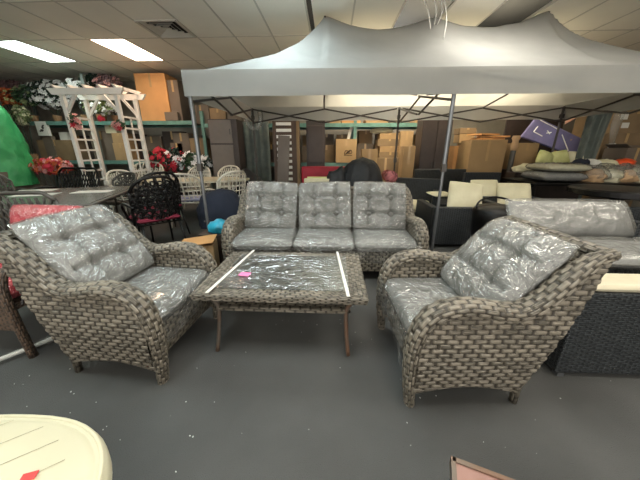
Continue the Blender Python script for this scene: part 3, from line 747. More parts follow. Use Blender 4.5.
# white bracket on the upright box
c = at(349, 139, 7.05); zb = zat(139, 7.0)
m = MB(); m.prism([(-.05, 0), (.02, 0), (.10, .26), (.13, .40), (-.06, .40), (-.05, .34), (.03, .30)], -.03, .03)
o = m.build('white_bracket', M['white']); o.location = (c.x, 7.18, zb+.001); tag(o, 'white plastic bracket standing on the upright cardboard box', 'bracket')

# ------------------------------------------------------------------ red seat, cream sheets, black bag behind the sofa
t = thing('red_bench', 'red vinyl bench with a high back behind the sofa', 'bench', (at(326, 170, 5.3).x, 5.4, 0))
w = at(352, 170, 5.3).x-at(301, 170, 5.3).x; h = zat(167, 5.3)
MB().box((0, .1, h/2+.2), (w, .12, h-.4)).build('backrest', M['red'], t, bevel=.03); MB().box((0, -.2, .38), (w, .6, .16)).build('seat', M['red'], t, bevel=.03)
for sx in (-1, 1):
    for sy in (-.42, .08): MB().box((sx*(w/2-.05), sy, .15), (.05, .05, .30)).build('leg', M['dark_metal'], t)
carton('cream foam slab standing behind the middle sofa cushion', at(304, 180, 4.4).x, at(340, 180, 4.4).x, zat(179, 4.4), 0, 4.4, .12, 'cream', name='foam_slab', split=False)['category'] = 'foam slab'
carton('yellow folder sheet standing behind the cream foam slab', at(307, 178, 4.6).x, at(327, 178, 4.6).x, zat(177, 4.6), 0, 4.6, .05, 'lime', name='yellow_board', split=False)['category'] = 'board'
c = at(360, 187, 4.5)
t = thing('covered_chair', 'black fabric covered heap bulging up behind the right half of the sofa', 'covered furniture', (c.x, 4.55, 0))
m = MB(); n = 40; P = np.zeros((n, 22, 3)); zt = zat(157, 4.5)
for i in range(n):
    a = 2*PI*i/(n-1)
    for j in range(22):
        v = j/21; rr = (1-max(0, (v-.45)/.55)**2.6)**.5 if v < 1 else 0; sk = .0
        f = 1+.16*noise.noise(Vector((math.cos(a)*2, math.sin(a)*2, v*2)))+.09*noise.noise(Vector((math.cos(a)*6, math.sin(a)*6, v*4)))
        P[i, j] = ((.40-.02*v)*rr*math.cos(a)*f+.03+sk*.2, .33*rr*math.sin(a)*f, v*zt)
P[-1] = P[0]; m.grid(P); m.build('fabric_cover', M['black_fab'], t, smooth=True)
m = MB().blob((-.36, -.05, .72), (.42, .36, .62), .3, 2.4, 3); m.build('draped_fold', M['black_fab'], t, smooth=True)
MB().bb(-.5, .4, -.2, .3, 0, .5).build('chair_under_cover', M['dark_wood'], t)
m = MB(); m.tube([(0, 0, 0), (0, .45, 0)], [.11, .10], 14); o = m.build('pink_roll', M['pink_wrap'], smooth=True); 
c = at(391, 177, 4.9); o.location = (c.x, 4.85, c.z); tag(o, 'pink wrapped roll lying on a carton right of the black cover', 'roll')
carton('plain carton carrying the pink wrapped roll', c.x-.2, c.x+.14, c.z-.108, 0, 4.85, .45, 'card_d')

# ------------------------------------------------------------------ black bag between the white set and sofa, navy cloth, small box, blue bag
m = MB().blob((0, 0, .45), (.75, .6, 1.1), .22, 1.6, 9); o = m.build('black_bag', M['black_fab'], smooth=True); c = at(249, 172, 6.0); recenter(o); o.location = (c.x, 6.0, 0)
tag(o, 'black bag heap standing left of the slatted panel', 'bag')
t = thing('small_open_carton', 'small open cardboard box on the floor between left armchair and sofa', 'box', (-1.43, 2.72, 0), R(14))
MB().box((0, 0, .17), (.30, .26, .34)).build('carton_body', M['card'], t)
MB().box((-.02, -.02, .365), (.36, .30, .008), Matrix.Rotation(-.10, 3, 'Y')).build('box_flap', M['card_o'], t); MB().box((0, -.132, .2), (.10, .003, .06)).build('printed_mark', M['ink'], t)
m = MB().blob((0, 0, .08), (.25, .22, .19), .3, 2.6, 4); o = m.build('blue_bag', M['blue_bag'], smooth=True); recenter(o); o.location = (-1.36, 3.06, .36); tag(o, 'crumpled bright blue plastic bag beside the small open box', 'bag')
carton('low dark box under the blue plastic bag', -1.56, -1.22, .358, 0, 2.93, .28, 'dark_wood', name='dark_box', split=False)
t = thing('draped_chair', 'chair draped in dark navy cloth left of the sofa', 'chair', (-1.62, 3.85, 0), R(20))
m = MB(); P = np.zeros((26, 20, 3))
for i in range(26):
    for j in range(20):
        v = j/19; a = PI*2*i/25; rr = (1-v**4)**.5; f = 1+.22*noise.noise(Vector((math.cos(a)*2.2, math.sin(a)*2.2, v*2)))+.10*noise.noise(Vector((math.cos(a)*6, math.sin(a)*6, v*5)))
        P[i, j] = (.33*rr*math.cos(a)*f, .28*rr*math.sin(a)*f, .22+v*.55)
P[-1] = P[0]; m.grid(P); m.build('navy_cloth', M['navy'], t, smooth=True)
for sx in (-1, 1):
    for sy in (-1, 1): m = MB(); m.tube([(sx*.22, sy*.2, 0), (sx*.2, sy*.18, .45)], .014, 6); m.build('leg', M['dark_metal'], t)
MB().box((0, 0, .44), (.44, .42, .03)).build('seat', M['dark_metal'], t)
m = MB(); m.tube([(-.24, -.26, .36), (.24, -.26, .36)], .012, 6); m.build('cross_rail', M['grey_cast'], t)
# ------------------------------------------------------------------ cast patio chairs
def cast_chair(name, label, loc, rz, mat, pad, style='lattice', w=.54, h=.88, group=None, arms=True, flat=False):
    """local: faces -y, seat at .42, barrel back behind"""
    t = thing(name, label, 'patio chair', loc, rz, group); mt = M[mat]; hw = w/2
    for sx in (-1, 1):
        m = MB(); m.tube([(sx*hw*.86, -.24, .41), (sx*hw*.92, -.27, .2), (sx*hw*.98, -.31, 0)], [.018, .015, .014], 8); m.build('leg', mt, t, smooth=True)
        m = MB(); m.tube([(sx*hw*.8, .22, .41), (sx*hw*.86, .27, .2), (sx*hw*.92, .33, 0)], [.018, .015, .014], 8); m.build('leg', mt, t, smooth=True)
        if arms:
            m = MB(); m.tube(catmull([(sx*hw*.98, .20, .64), (sx*hw*1.08, .02, .665), (sx*hw*1.08, -.16, .65), (sx*hw*1.04, -.25, .58), (sx*hw*.9, -.24, .41)], 5), .017, 8); m.build('armrest', mt, t, smooth=True)
    def bk(u, z):     # u in -1..1 around the barrel, z height
        q = (z-.42)/(h-.42)
        if flat: return Vector((u*hw, .22-.03*(1-u*u)*-1+.10*q, z))
        a = u*1.05
        return Vector((math.sin(a)*hw*1.12, .22-.16*(1-math.cos(a))*1.6+.10*q, z))
    def topz(u): return .42+(h-.42)*(1-(.16*abs(u)**12 if flat else .30*abs(u)**2.6))
    m = MB()
    m.tube(catmull([bk(u, topz(u)) for u in np.linspace(-1, 1, 13)], 3), .019, 8)
    for s in (-1, 1): m.tube([bk(s, z) for z in np.linspace(.41, topz(1), 5)], .017, 8)
    m.tube([bk(u, .47) for u in np.linspace(-1, 1, 9)], .012, 6)
    m.build('back_frame', mt, t, smooth=True)
    m = MB()
    if style == 'lattice':
        K = 7
        for k in range(-K, K):
            for s in (-1, 1):
                pts = []
                for q in np.linspace(0, 1, 10):
                    u = (k+q*3.0*s + (0 if s > 0 else 1))/K*1.0; z = .47+(h-.42-.05)*q
                    if abs(u) <= 1 and z <= topz(u): pts.append(bk(u, z))
                if len(pts) > 1: m.tube(pts, .0105, 5)
    elif style == 'grid':
        for u in np.linspace(-.85, .85, 9): m.tube([bk(u, z) for z in np.linspace(.47, topz(u), 6)], .0095, 5)
        for z in np.linspace(.54, h-.06, 5): 
            us = [u for u in np.linspace(-1, 1, 15) if topz(u) > z]; m.tube([bk(u, z) for u in us], .0095, 5)
    else:            # ornate scrollwork
        rr = random.Random(5)
        for iu in range(7):
            for iz in range(6):
                u = -.84+.28*iu+(.07 if iz % 2 else -.05); z = .50+iz*.068
                if z+.03 > topz(u): continue
                pts = []
                for q in range(9):
                    a = q/8*2*PI; r = .032+.007*math.sin(3*a+iz)
                    pts.append(bk(u+r*1.9*math.cos(a)/hw*.5, z+r*math.sin(a)))
                m.tube(pts, .0135, 5)
        for u in (-.66, -.33, 0, .33, .66): m.tube([bk(u+.06*math.sin(z*20), z) for z in np.linspace(.47, topz(u), 8)], .014, 5)
    m.build('back_'+style, mt, t, smooth=True)
    m = MB()
    for x in np.linspace(-hw*.85, hw*.85, 8): m.tube([(x, -.25, .42), (x, .22, .42)], .008, 5)
    m.tube([(-hw*.9, -.26, .42), (hw*.9, -.26, .42), (hw*.85, .23, .42), (-hw*.85, .23, .42), (-hw*.9, -.26, .42)], .014, 6)
    m.build('seat_frame', mt, t, smooth=True)
    if pad: xf(cushion(w*.92, .50, .07, 20, 20, 7, puff=.4), Matrix.Translation((0, -.01, .465))).build('seat_pad', M[pad], t, smooth=True)
    return t
# white dining set (far) -- chairs round an oval cream table
def at_z(px, py, z):
    r = FW + RT*((px-320)/CF) + UP*((240-py)/CF); k = (z-CH)/r.z; return Vector((0, 0, CH))+r*k
wt = thing('oval_dining_table', 'cream oval cast metal dining table with flowers around it', 'dining table', (-2.85, 5.55, 0), R(8))
m = MB(); n = 48; ring = [(1.12*math.copysign(abs(math.cos(a))**.8, math.cos(a)), .50*math.copysign(abs(math.sin(a))**.8, math.sin(a))) for a in [2*PI*k/n for k in range(n)]]
vs = [(x, y, .73) for x, y in ring]+[(x, y, .70) for x, y in ring]
m.add(vs, [tuple(range(n)), tuple(range(n, 2*n))[::-1]]+[(k, k+n, (k+1) % n+n, (k+1) % n) for k in range(n)]); m.build('tabletop', M['cream_top'], wt)
for sx in (-1, 1):
    for sy in (-1, 1): m = MB(); m.tube([(sx*.75, sy*.28, .70), (sx*.78, sy*.30, .4), (sx*.84, sy*.34, 0)], [.03, .022, .02], 8); m.build('leg', M['white_cast'], wt, smooth=True)
wc = 'white cast chairs round the cream oval table'
cast_chair('white_patio_chair', 'white cast chair with lavender pad, back to the camera, left of the tent pole', (-2.60, 4.78, 0), R(180+12), 'white_cast', 'lav', 'grid', w=.58, h=.92, group=wc)
cast_chair('white_patio_chair', 'cream patio chair with lavender pad turned sideways just right of the tent pole', (-1.86, 4.75, 0), R(-125), 'white_cast', 'lav', 'grid', w=.58, h=.96, group=wc)
cast_chair('white_patio_chair', 'cream patio chair facing the camera in front of the taupe cabinet', (-2.35, 6.06, 0), R(0), 'white_cast', None, 'lattice', h=.95, group=wc)
cast_chair('white_patio_chair', 'cream patio chair facing the camera beside the red flowers', (-3.15, 6.28, 0), R(4), 'white_cast', None, 'lattice', h=.93, group=wc)
cast_chair('white_patio_chair', 'tilted white lattice patio chair beside the right foot of the arbor', (-3.95, 5.10, 0), R(62), 'white_cast', None, 'lattice', h=.92, group=wc)
# dark stone topped table (near left)
dt = thing('stone_dining_table', 'long dark dining table with grey stone top at the left', 'dining table', (-3.71, 3.38, 0), R(20))
W_, D_ = 1.6, 1.8
MB().bb(-W_/2, W_/2, -D_/2, D_/2, .69, .725).build('table_frame', M['grey_cast'], dt, bevel=.01)
for k in range(3): MB().bb(-W_/2+.05, W_/2-.05, -D_/2+.05+k*(D_-.1)/3+.008, -D_/2+.05+(k+1)*(D_-.1)/3-.008, .72, .733).build('stone_slab', M['stone'], dt)
for sx in (-1, 1):
    for sy in (-1, 1): MB().box((sx*(W_/2-.12), sy*(D_/2-.14), .345), (.07, .07, .69)).build('leg', M['grey_cast'], dt, bevel=.01)
for k, (x, y, a) in enumerate(((-4.35, 3.78, 24), (-3.95, 3.42, 20), (-3.42, 3.72, 16))):
    o = MB().box((0, 0, .002), (.46, .24, .003)).build('paper_sheet', M['white']); o.location = (x, y, .734); o.rotation_euler = (0, 0, R(a))
    tag(o, ['white paper sheet lying at the far left of the stone table', 'white paper sheet in the middle of the stone table', 'white paper sheet near the far right corner of the stone table'][k], 'paper')
cast_chair('bronze_patio_chair', 'dark bronze scrollwork chair with maroon pad behind the left armchair', (-2.33, 3.36, 0), R(-180+50), 'bronze', 'maroon', 'scroll', w=.54, h=1.0)
cast_chair('bronze_patio_chair', 'second dark bronze scrollwork chair just behind the one with the maroon pad', (-2.72, 4.08, 0), R(-180+50), 'bronze', 'maroon', 'scroll', w=.58, h=.99)
cast_chair('grey_patio_chair', 'grey lattice backed chair with a straight top rail behind the coral cushion', (-3.05, 2.66, 0), R(180+6), 'grey_cast', None, 'lattice', w=.84, h=.93, flat=True)
cast_chair('bronze_patio_chair', 'black lattice backed chair on the far side of the stone table', (-4.75, 4.62, 0), R(-6), 'bronze', None, 'lattice', w=.86, h=.98, flat=True)
cast_chair('grey_patio_chair', 'grey openwork armchair at the far right corner of the stone table', (-3.84, 4.66, 0), R(-18), 'grey_cast', None, 'scroll', w=.62, h=.90)
cast_chair('grey_patio_chair', 'grey openwork chair at the left image edge beside the green tarpaulin', (-5.45, 4.1, 0), R(70), 'grey_cast', None, 'scroll', w=.62, h=.96)
cast_chair('bronze_patio_chair', 'black chair with maroon pad cut off at the left edge by the stone table', (-3.95, 2.2, 0), R(180), 'bronze', 'maroon', 'scroll', w=.62, h=.86)
# white cast bench top seen inside the arbor
cast_chair('white_patio_chair', 'white scroll backed chair standing inside the arbor opening', (-4.55, 6.45, 0), R(0), 'white_cast', None, 'scroll', w=.85, h=1.02)

# ------------------------------------------------------------------ red cushioned wicker armchair at the left edge
t = thing('brown_wicker_armchair', 'brown wicker armchair with coral red cushions at the left edge', 'armchair', (-2.27, 1.72, 0), R(-4))
for sx in (-1, 1):
    m = MB(); m.tube(catmull([(sx*.33, -.34, 0), (sx*.34, -.36, .3), (sx*.345, -.36, .52), (sx*.34, -.30, .62), (sx*.335, -.12, .645), (sx*.33, .2, .66), (sx*.32, .34, .68)], 6), .027, 10, flat=.8); m.build('armrest', M['wick_b'], t, smooth=True)
    m = MB(); m.tube([(sx*.31, .36, 0), (sx*.31, .34, .4), (sx*.30, .42, .84)], .03, 8); m.build('leg', M['wick_b'], t, smooth=True)
    m = MB()
    for k in range(7):
        y = -.30+k*.1
        for s in (-1, 1): m.tube([(sx*.335, y, .37 if s > 0 else .62), (sx*.335, min(.33, y+.12), .62 if s > 0 else .37)], .006, 4)
    m.build('side_lattice', M['bronze'], t)
m = MB(); m.bb(-.31, .31, -.35, -.32, .20, .40); m.bb(-.31, .31, -.33, .34, .34, .38); m.build('seat_frame', M['wick_b'], t)
m = MB(); m.box((0, .40, .60), (.60, .03, .50), Matrix.Rotation(-.16, 3, 'X')); m.build('backrest', M['wick_b'], t)
c = xf(cushion(.61, .62, .13, 24, 24, 7, puff=.4), Matrix.Translation((0, -.05, .445))).build('seat_cushion', M['red_fab'], t, smooth=True)
xf(cushion(.61, .62, .13, 36, 36, 7, puff=.4, off=.006, wr=.006, seed=3), Matrix.Translation((0, -.05, .445))).build('plastic_wrap', M['wrap'], c, smooth=True)
mt4 = Matrix.Translation((-.05, .27, .665)) @ Matrix.Rotation(R(76), 4, 'X')
c = xf(cushion(.66, .44, .13, 24, 24, 5, puff=.5), mt4).build('back_cushion', M['red_fab'], t, smooth=True)
xf(cushion(.66, .44, .13, 36, 36, 5, puff=.5, off=.006, wr=.008, seed=8), mt4).build('plastic_wrap', M['wrap'], c, smooth=True)
m = MB(); m.tube([(0, 0, 0), (.12, .17, 0), (.15, .22, 0), (.42, .58, .0)], [.018, .024, .030, .028], 10)
o = m.build('wrapped_tube', M['wrap_loose'], smooth=True); o.location = (-2.12, 1.26, .033); tag(o, 'plastic wrapped white tube lying on the floor behind the left armchair', 'tube')
m = MB(); m.tube([(0, 0, 0), (.11, .155, 0), (.14, .21, 0), (.41, .57, .0)], .014, 8); m.build('inner_tube', M['white'], o)

# ------------------------------------------------------------------ garden arbor
ar = thing('garden_arbor', 'tall white garden arbor with ladder sides draped in flowers', 'arbor', (-4.70, 5.85, 0))
xL, xR, dy = -.54, .54, .26
wp = M['white_paint']
for x in (xL, xR):
    for y in (-dy, dy): MB().box((x, y, 1.16), (.07, .07, 2.32)).build('post', wp, ar, bevel=.006)
    m = MB()
    for z in np.arange(.25, 2.0, .21): m.box((x, 0, z), (.03, dy*2, .035))
    m.box((x, 0, 1.05), (.02, .03, 1.8)); m.build('ladder_lattice', wp, ar)
    for y in (-dy, dy):
        sgn = 1 if x < 0 else -1
        m = MB(); m.prism([(x+sgn*.03, 1.98), (x+sgn*.03, 2.06), (x+sgn*.24, 2.32), (x+sgn*.30, 2.32)], y-.02, y+.02); m.build('corner_brace', wp, ar)
for y in (-dy-.05, dy+.05):
    m = MB(); m.prism([(-.76, 2.42), (-.68, 2.31), (.68, 2.31), (.76, 2.42)], y-.022, y+.022); m.build('top_beam', wp, ar)
for x in (-.60, -.30, 0, .30, .60):
    m = MB(); y2 = dy+.13; m.add([(x-.02, -y2, 2.47), (x-.02, -y2+.1, 2.40), (x-.02, y2-.1, 2.41), (x-.02, y2, 2.47), (x+.02, -y2, 2.47), (x+.02, -y2+.1, 2.41), (x+.02, y2-.1, 2.41), (x+.02, y2, 2.47)],
        [(0, 1, 2, 3), (7, 6, 5, 4), (0, 4, 5, 1), (1, 5, 6, 2), (2, 6, 7, 3), (3, 7, 4, 0)]); m.build('rafter', wp, ar)

# ------------------------------------------------------------------ flowers
def leaf_cloud(m, c, d, n, size, seed, flat=.5):
    r = random.Random(seed)
    for _ in range(n):
        while True:
            p = Vector((r.uniform(-1, 1), r.uniform(-1, 1), r.uniform(-1, 1)))
            if p.length <= 1: break
        p = p*(.55+.45*r.random()) if p.length < .5 else p
        q = Vector((c[0]+p.x*d[0]/2, c[1]+p.y*d[1]/2, c[2]+p.z*d[2]/2)); s = size*r.uniform(.6, 1.3)
        ax = Vector((r.uniform(-1, 1), r.uniform(-1, 1), r.uniform(-.6, 1))).normalized(); u = ax.orthogonal().normalized(); w = ax.cross(u)
        m.add([q-u*s, q-w*s*flat+ax*s*.15, q+u*s, q+w*s*flat+ax*s*.15], [(0, 1, 2, 3)])
def petals(m, c, d, n, size, seed, k=5):
    r = random.Random(seed)
    for _ in range(n):
        while True:
            p = Vector((r.uniform(-1, 1), r.uniform(-1, 1), r.uniform(-1, 1)))
            if .45 < p.length <= 1: break
        q = Vector((c[0]+p.x*d[0]/2, c[1]+p.y*d[1]/2, c[2]+p.z*d[2]/2)); s = size*r.uniform(.7, 1.2)
        ax = (Vector((p.x, p.y-.5, p.z+.2))+Vector((r.uniform(-.4, .4),)*3)).normalized(); u = ax.orthogonal().normalized(); w = ax.cross(u)
        for j in range(k):
            a = 2*PI*j/k; dr = u*math.cos(a)+w*math.sin(a); sd = ax.cross(dr)
            m.add([q, q+dr*s*.6+sd*s*.35+ax*s*.2, q+dr*s+ax*s*.12, q+dr*s*.6-sd*s*.35+ax*s*.2], [(0, 1, 2, 3)])
def bouquet(label, px, py0, py1, wpx, Y, base, leaf, blossom, nl=260, nb=40, seed=1, dep=.45, pot='pot', ls=.06, bs=.055, name='flower_arrangement'):
    zt, zb = zat(py0, Y), zat(py1, Y); c = at(px, (py0+py1)/2, Y); w = at(px+wpx/2, py0, Y).x-at(px-wpx/2, py0, Y).x
    t = thing(name, label, 'artificial flowers', (c.x, Y, base)); zc = (zt+zb)/2-base; hh = zt-zb
    m = MB(); leaf_cloud(m, (0, 0, zc), (w, dep, hh), nl, ls, seed); m.build('foliage', M[leaf], t)
    if blossom:
        bl = blossom if isinstance(blossom, (list, tuple)) else [blossom]
        for k, b in enumerate(bl):
            m = MB(); petals(m, (0, -.02, zc), (w*1.05, dep, hh*1.02), nb, bs, seed*3+k); m.build('blossoms', M[b], t)
    ph = min(.16, max(.06, zc-hh*.3))
    m = MB().lathe([(.07, 0), (.10, ph), (.09, ph)], 12); m.build('pot', M[pot], t, smooth=False)
    m = MB()
    for k in range(5): m.tube([(0, 0, ph*.8), (.2*w*math.cos(k*1.3), .08*math.sin(k*1.3), max(zc*.6, ph)), (.35*w*math.cos(k*1.3), .14*math.sin(k*1.3), zc+.1)], .006, 4)
    m.build('stems', M['leaf_d'], t)
    return t
tz = 1.98
bouquet('white blossom branches spilling over dark leaves above the arbor left side', 50, 77, 106, 58, 7.25, tz, 'leaf_d', 'fl_white', 560, 190, 1, bs=.08)
bouquet('white blossom spray right above the left arbor corner', 77, 77, 92, 24, 7.1, tz, 'leaf_d', 'fl_white', 150, 80, 2, bs=.08)
bouquet('dark green fir-like foliage on the rack top behind the arbor beam', 94, 71, 92, 26, 7.35, tz, 'leaf_d', None, 480, 0, 3)
bouquet('dusty mauve dried flowers on the rack top left of the steel upright', 108, 72, 93, 26, 7.3, tz, 'fl_mauve', 'fl_pink', 360, 40, 4)
bouquet('greenish white flowers with one red bloom seen under the arbor beam', 98, 96, 114, 34, 7.05, tz, 'leaf_l', 'fl_white', 260, 60, 5, bs=.05)
m = MB(); c = at(99, 112, 6.95); petals(m, (0, 0, 0), (.10, .08, .08), 14, .06, 9, 6); o = m.build('red_flower', M['fl_red']); o.location = (c.x, 6.965, tz+.055); tag(o, 'single red bloom lying at the shelf edge under the arbor beam', 'flower')
bouquet('leafy green plant on the rack top right of the orange flowers', 26, 82, 104, 24, 7.2, tz, 'leaf', 'leaf_l', 380, 40, 6)
bouquet('orange and yellow flower bunch at the left edge of the rack top', 6, 84, 104, 26, 7.2, tz, 'fl_orange', ['lime', 'fl_orange'], 200, 40, 7)
bouquet('dark reddish brown dried foliage in the back at the left edge', 8, 77, 90, 34, 7.6, tz, 'fl_mauve', None, 300, 0, 8)
bouquet('pale cream grass tufts hanging beside the green tarpaulin', 20, 104, 124, 20, 6.85, 1.05, 'leaf_l', 'cream', 200, 40, 10, dep=.2)
bouquet('coral and orange flower basket between green tarpaulin and black chair', 52, 158, 176, 38, 5.6, 0, 'fl_orange', ['fl_red', 'fl_pink'], 240, 60, 11, bs=.05)
bouquet('red poinsettia arrangement behind the cream table beside the arbor', 160, 147, 172, 26, 6.9, 0, 'leaf', 'fl_red', 260, 70, 12, bs=.07)
bouquet('red and white poinsettia arrangement behind the cream table', 175, 148, 172, 18, 6.75, 0, 'leaf_d', ['fl_red', 'fl_white'], 200, 40, 13, bs=.07)
bouquet('green plant with white blooms left of the taupe cabinet', 192, 152, 172, 20, 6.8, 0, 'leaf', 'fl_white', 240, 40, 14, bs=.06)
bouquet('white blooms with greenery just left of the taupe cabinet door', 205, 155, 172, 12, 6.7, 0, 'leaf_d', 'fl_white', 120, 36, 15, bs=.06)
def garland(label, px0, px1, py0, py1, Y, seed):
    c = at((px0+px1)/2, (py0+py1)/2, Y); t = thing('flower_garland', label, 'artificial flowers', (c.x, Y, c.z))
    w = (at(px1, py0, Y)-at(px0, py0, Y)).x; h = zat(py0, Y)-zat(py1, Y)
    m = MB(); leaf_cloud(m, (0, 0, 0), (w, .16, h), 50, .05, seed); m.build('foliage', M['leaf'], t)
    m = MB(); petals(m, (0, -.03, 0), (w, .16, h), 14, .06, seed); m.build('blossoms', M['fl_pink'], t)
    m = MB(); petals(m, (0, -.04, -h*.25), (w*.4, .1, h*.3), 6, .06, seed+1); m.build('red_blossoms', M['fl_red'], t)
garland('pink and red flower garland tied to the left side of the arbor', 69, 80, 112, 131, 5.42, 1)
garland('pink flower garland tied to the right side of the arbor', 114, 124, 120, 130, 5.42, 4)
# picture sheet on the rack
t = thing('leaning_picture', 'small white print with a grey drawing propped on the left rack', 'picture', (at(43, 135, 6.9).x, 6.97, 1.06)); zt = zat(120, 6.9)-1.06; zb = zat(135, 6.9)-1.06
MB().bb(-.14, .14, -.05, .02, zb, zt).build('print_board', M['white'], t); 
m = MB()
r = random.Random(2)
for k in range(7): m.box((r.uniform(-.05, .05), -.053, (zt+zb)/2+r.uniform(-.06, .07)), (r.uniform(.03, .08), .004, r.uniform(.02, .05)), Matrix.Rotation(r.uniform(-1, 1), 3, 'Y'))
m.build('printed_drawing', M['grey_cast'], t)
MB().bb(-.12, .12, 0, .1, 0, zb).build('stand', M['card_g'], t)
carton('white leaning box lid on the left rack right of the picture', at(56, 140, 7.0).x, at(64, 140, 7.0).x, zat(131, 7.0), zat(140, 7.0)+.004, 7.12, .1, 'white', name='box_lid', split=False)
# green tarpaulin heap
t = thing('tarpaulin_heap', 'tall heap covered by a bright green tarpaulin at the left edge', 'tarpaulin', (-6.80, 5.3, 0))
m = MB(); n = 60; P = np.zeros((n, 40, 3))
for i in range(n):
    a = 2*PI*i/(n-1)
    for j in range(40):
        v = j/39; rr = (1-v**9)**.5; f = 1+.12*noise.noise(Vector((math.cos(a)*1.6, math.sin(a)*1.6, v*2.4)))+.09*noise.noise(Vector((math.cos(a)*5, math.sin(a)*5+v*3, v*5)))+.04*noise.noise(Vector((math.cos(a)*12, math.sin(a)*12, v*9)))
        zt = 2.30
        P[i, j] = ((.62+.02*(1-v)-.10*v)*rr*math.cos(a)*f-.12*v, .55*rr*math.sin(a)*f, .62+v*(zt-.62))
P[-1] = P[0]; m.grid(P); m.build('green_cover', M['green_tarp'], t, smooth=True); MB().bb(-.5, .5, -.35, .35, 0, .9).build('pallet_box', M['card_g'], t)
# grey uprights and long bar high at the left
m = MB(); a = at(0, 63, 7.0); b = at(30, 71, 7.3); m.tube([a, b], .05, 6); tag(recenter(m.build('long_grey_bar', M['rack_g'])), 'long grey bar lying high above the flowers at the left edge', 'bar')

# ------------------------------------------------------------------ black wicker group right of the sofa
def slab(t, name, x0, x1, y0, y1, z0, z1, mat='black_wick', bevel=.012): return MB().bb(x0, x1, y0, y1, z0, z1).build(name, M[mat], t, bevel=bevel)
def block_chair(label, cx, cy, rz, w=.85, d=.8, hb=.62, ha=.55, pad=None, name='black_wicker_armchair', cat='armchair', arms=True):
    t = thing(name, label, cat, (cx, cy, 0), R(rz)); hw = w/2
    slab(t, 'base', -hw+.1, hw-.1, -d/2+.02, d/2-.1, .06, .28)
    slab(t, 'backrest', -hw, hw, d/2-.10, d/2, .05, hb)
    if arms:
        for s in (-1, 1): slab(t, 'armrest', min(s*hw, s*(hw-.1)), max(s*hw, s*(hw-.1)), -d/2, d/2-.1, .05, ha)
    for sx in (-1, 1):
        for sy in (-1, 1): MB().box((sx*(hw-.05), sy*(d/2-.05), .026), (.04, .04, .052)).build('foot', M['dark_metal'], t)
    if pad: xf(cushion(w-.24, d-.16, .15, 20, 20, 7, puff=.4), Matrix.Translation((0, -.05, .355))).build('seat_cushion', M[pad], t, smooth=True)
    return t
block_chair('black wicker armchair seen from behind just right of the canopy pole', 1.82, 3.98, 180, w=.86, hb=.57, ha=.55)
block_chair('black wicker armchair with a cream seat between the sofa and canopy pole', 1.50, 4.86, -20, w=.78, hb=.80, ha=.62, pad='cream')
block_chair('tall backed black wicker chair behind the cream pillows', at(449, 168, 5.7).x, 5.75, 0, w=at(478, 168, 5.7).x-at(421, 168, 5.7).x, hb=zat(169, 6.0), ha=.6)
block_chair('black wicker chair standing in front of the small tan box', 2.86, 4.98, 0, w=.66, hb=zat(172, 5.3), ha=.6)
block_chair('low black wicker sofa with cream cushions behind the wrapped sofa', 2.75, 4.05, 0, w=1.0, hb=.60, ha=.60, pad='cream', name='black_wicker_sofa', cat='sofa')
def pillow(label, c, w, h, t_, tilt, yaw, mat='cream', roll=0, group=None, tufts=()):
    o = cushion(w, h, t_, 28, 28, 4, puff=.55, tufts=tufts).build('pillow', M[mat], smooth=True); o.location = c; o.rotation_euler = (R(tilt), R(roll), R(yaw)); return tag(o, label, 'pillow', group)
def px_p(px, py, Y): c = at(px, py, Y); return (c.x, c.y, c.z)
pillow('cream pillow with piped border leaning on the near black wicker armchair', px_p(465, 198, 4.0), .48, .48, .13, 62, -8, roll=6)
pillow('flat cream cushion edge behind the canopy pole', px_p(440, 194, 4.35), .34, .30, .05, 4, 10)
pillow('cream pillow behind the piped pillow', px_p(485, 192, 4.5), .46, .42, .14, 64, 4)
pillow('cream pillow in the black wicker sofa right of the other two', px_p(514, 196, 4.35), .50, .42, .15, 66, -4)
# dark hoop lamp / arc shaped black basket
t = thing('black_basket', 'round black basket with white tags beside the near black wicker armchair', 'basket', px_p(497, 216, 3.2)[:2]+(0,))
zc = zat(206, 3.2)
m = MB(); m.lathe([(.20, 0), (.26, zc*.75), (.27, zc-.03), (.24, zc), (.10, zc+.03)], 24); m.build('basket_body', M['bronze'], t, smooth=True)
m = MB(); m.tube([(.25*math.cos(a), .25*math.sin(a)*.5, zc-.02+.12*math.sin(a)) for a in np.linspace(0, PI, 14)], .012, 6); m.build('hoop_handle', M['bronze'], t, smooth=True)
for dx, z in ((.02, zc-.03), (-.02, zc-.13)): MB().box((dx, -.268, z), (.09, .01, .045)).build('white_tag', M['white'], t)

# ------------------------------------------------------------------ wrapped grey sofa and black wicker ottoman behind the right armchair
t = thing('wrapped_sofa', 'grey sofa loosely covered in milky plastic behind the right armchair', 'sofa', (2.46, 2.12, 0), R(-3))
slab(t, 'base', -.72, .95, -.44, .40, .05, .54, 'black_wick'); slab(t, 'armrest', .16, .90, .0, .22, .545, .70, 'black_wick')
for sx in (-1, 1):
    for sy in (-.3, .3): MB().box((sx*.66, sy, .026), (.05, .05, .052)).build('foot', M['dark_metal'], t)
c = xf(cushion(1.45, .44, .09, 40, 30, 8, puff=.4), Matrix.Translation((.02, -.24, .59))).build('seat_cushion', M['grey_fab'], t, smooth=True)
xf(cushion(1.50, .47, .10, 70, 50, 8, puff=.4, off=.012, wr=.012, seed=21), Matrix.Translation((.02, -.24, .595))).build('plastic_cover', M['wrap_loose'], c, smooth=True)
mt4 = Matrix.Translation((-.25, .40, .69)) @ Matrix.Rotation(R(52), 4, 'X')
c = xf(cushion(1.04, .36, .15, 40, 26, 3, puff=.5), mt4).build('back_cushion', M['grey_fab'], t, smooth=True)
xf(cushion(1.06, .38, .16, 70, 40, 3, puff=.5, off=.014, wr=.015, seed=33), mt4).build('plastic_cover', M['wrap_loose'], c, smooth=True)
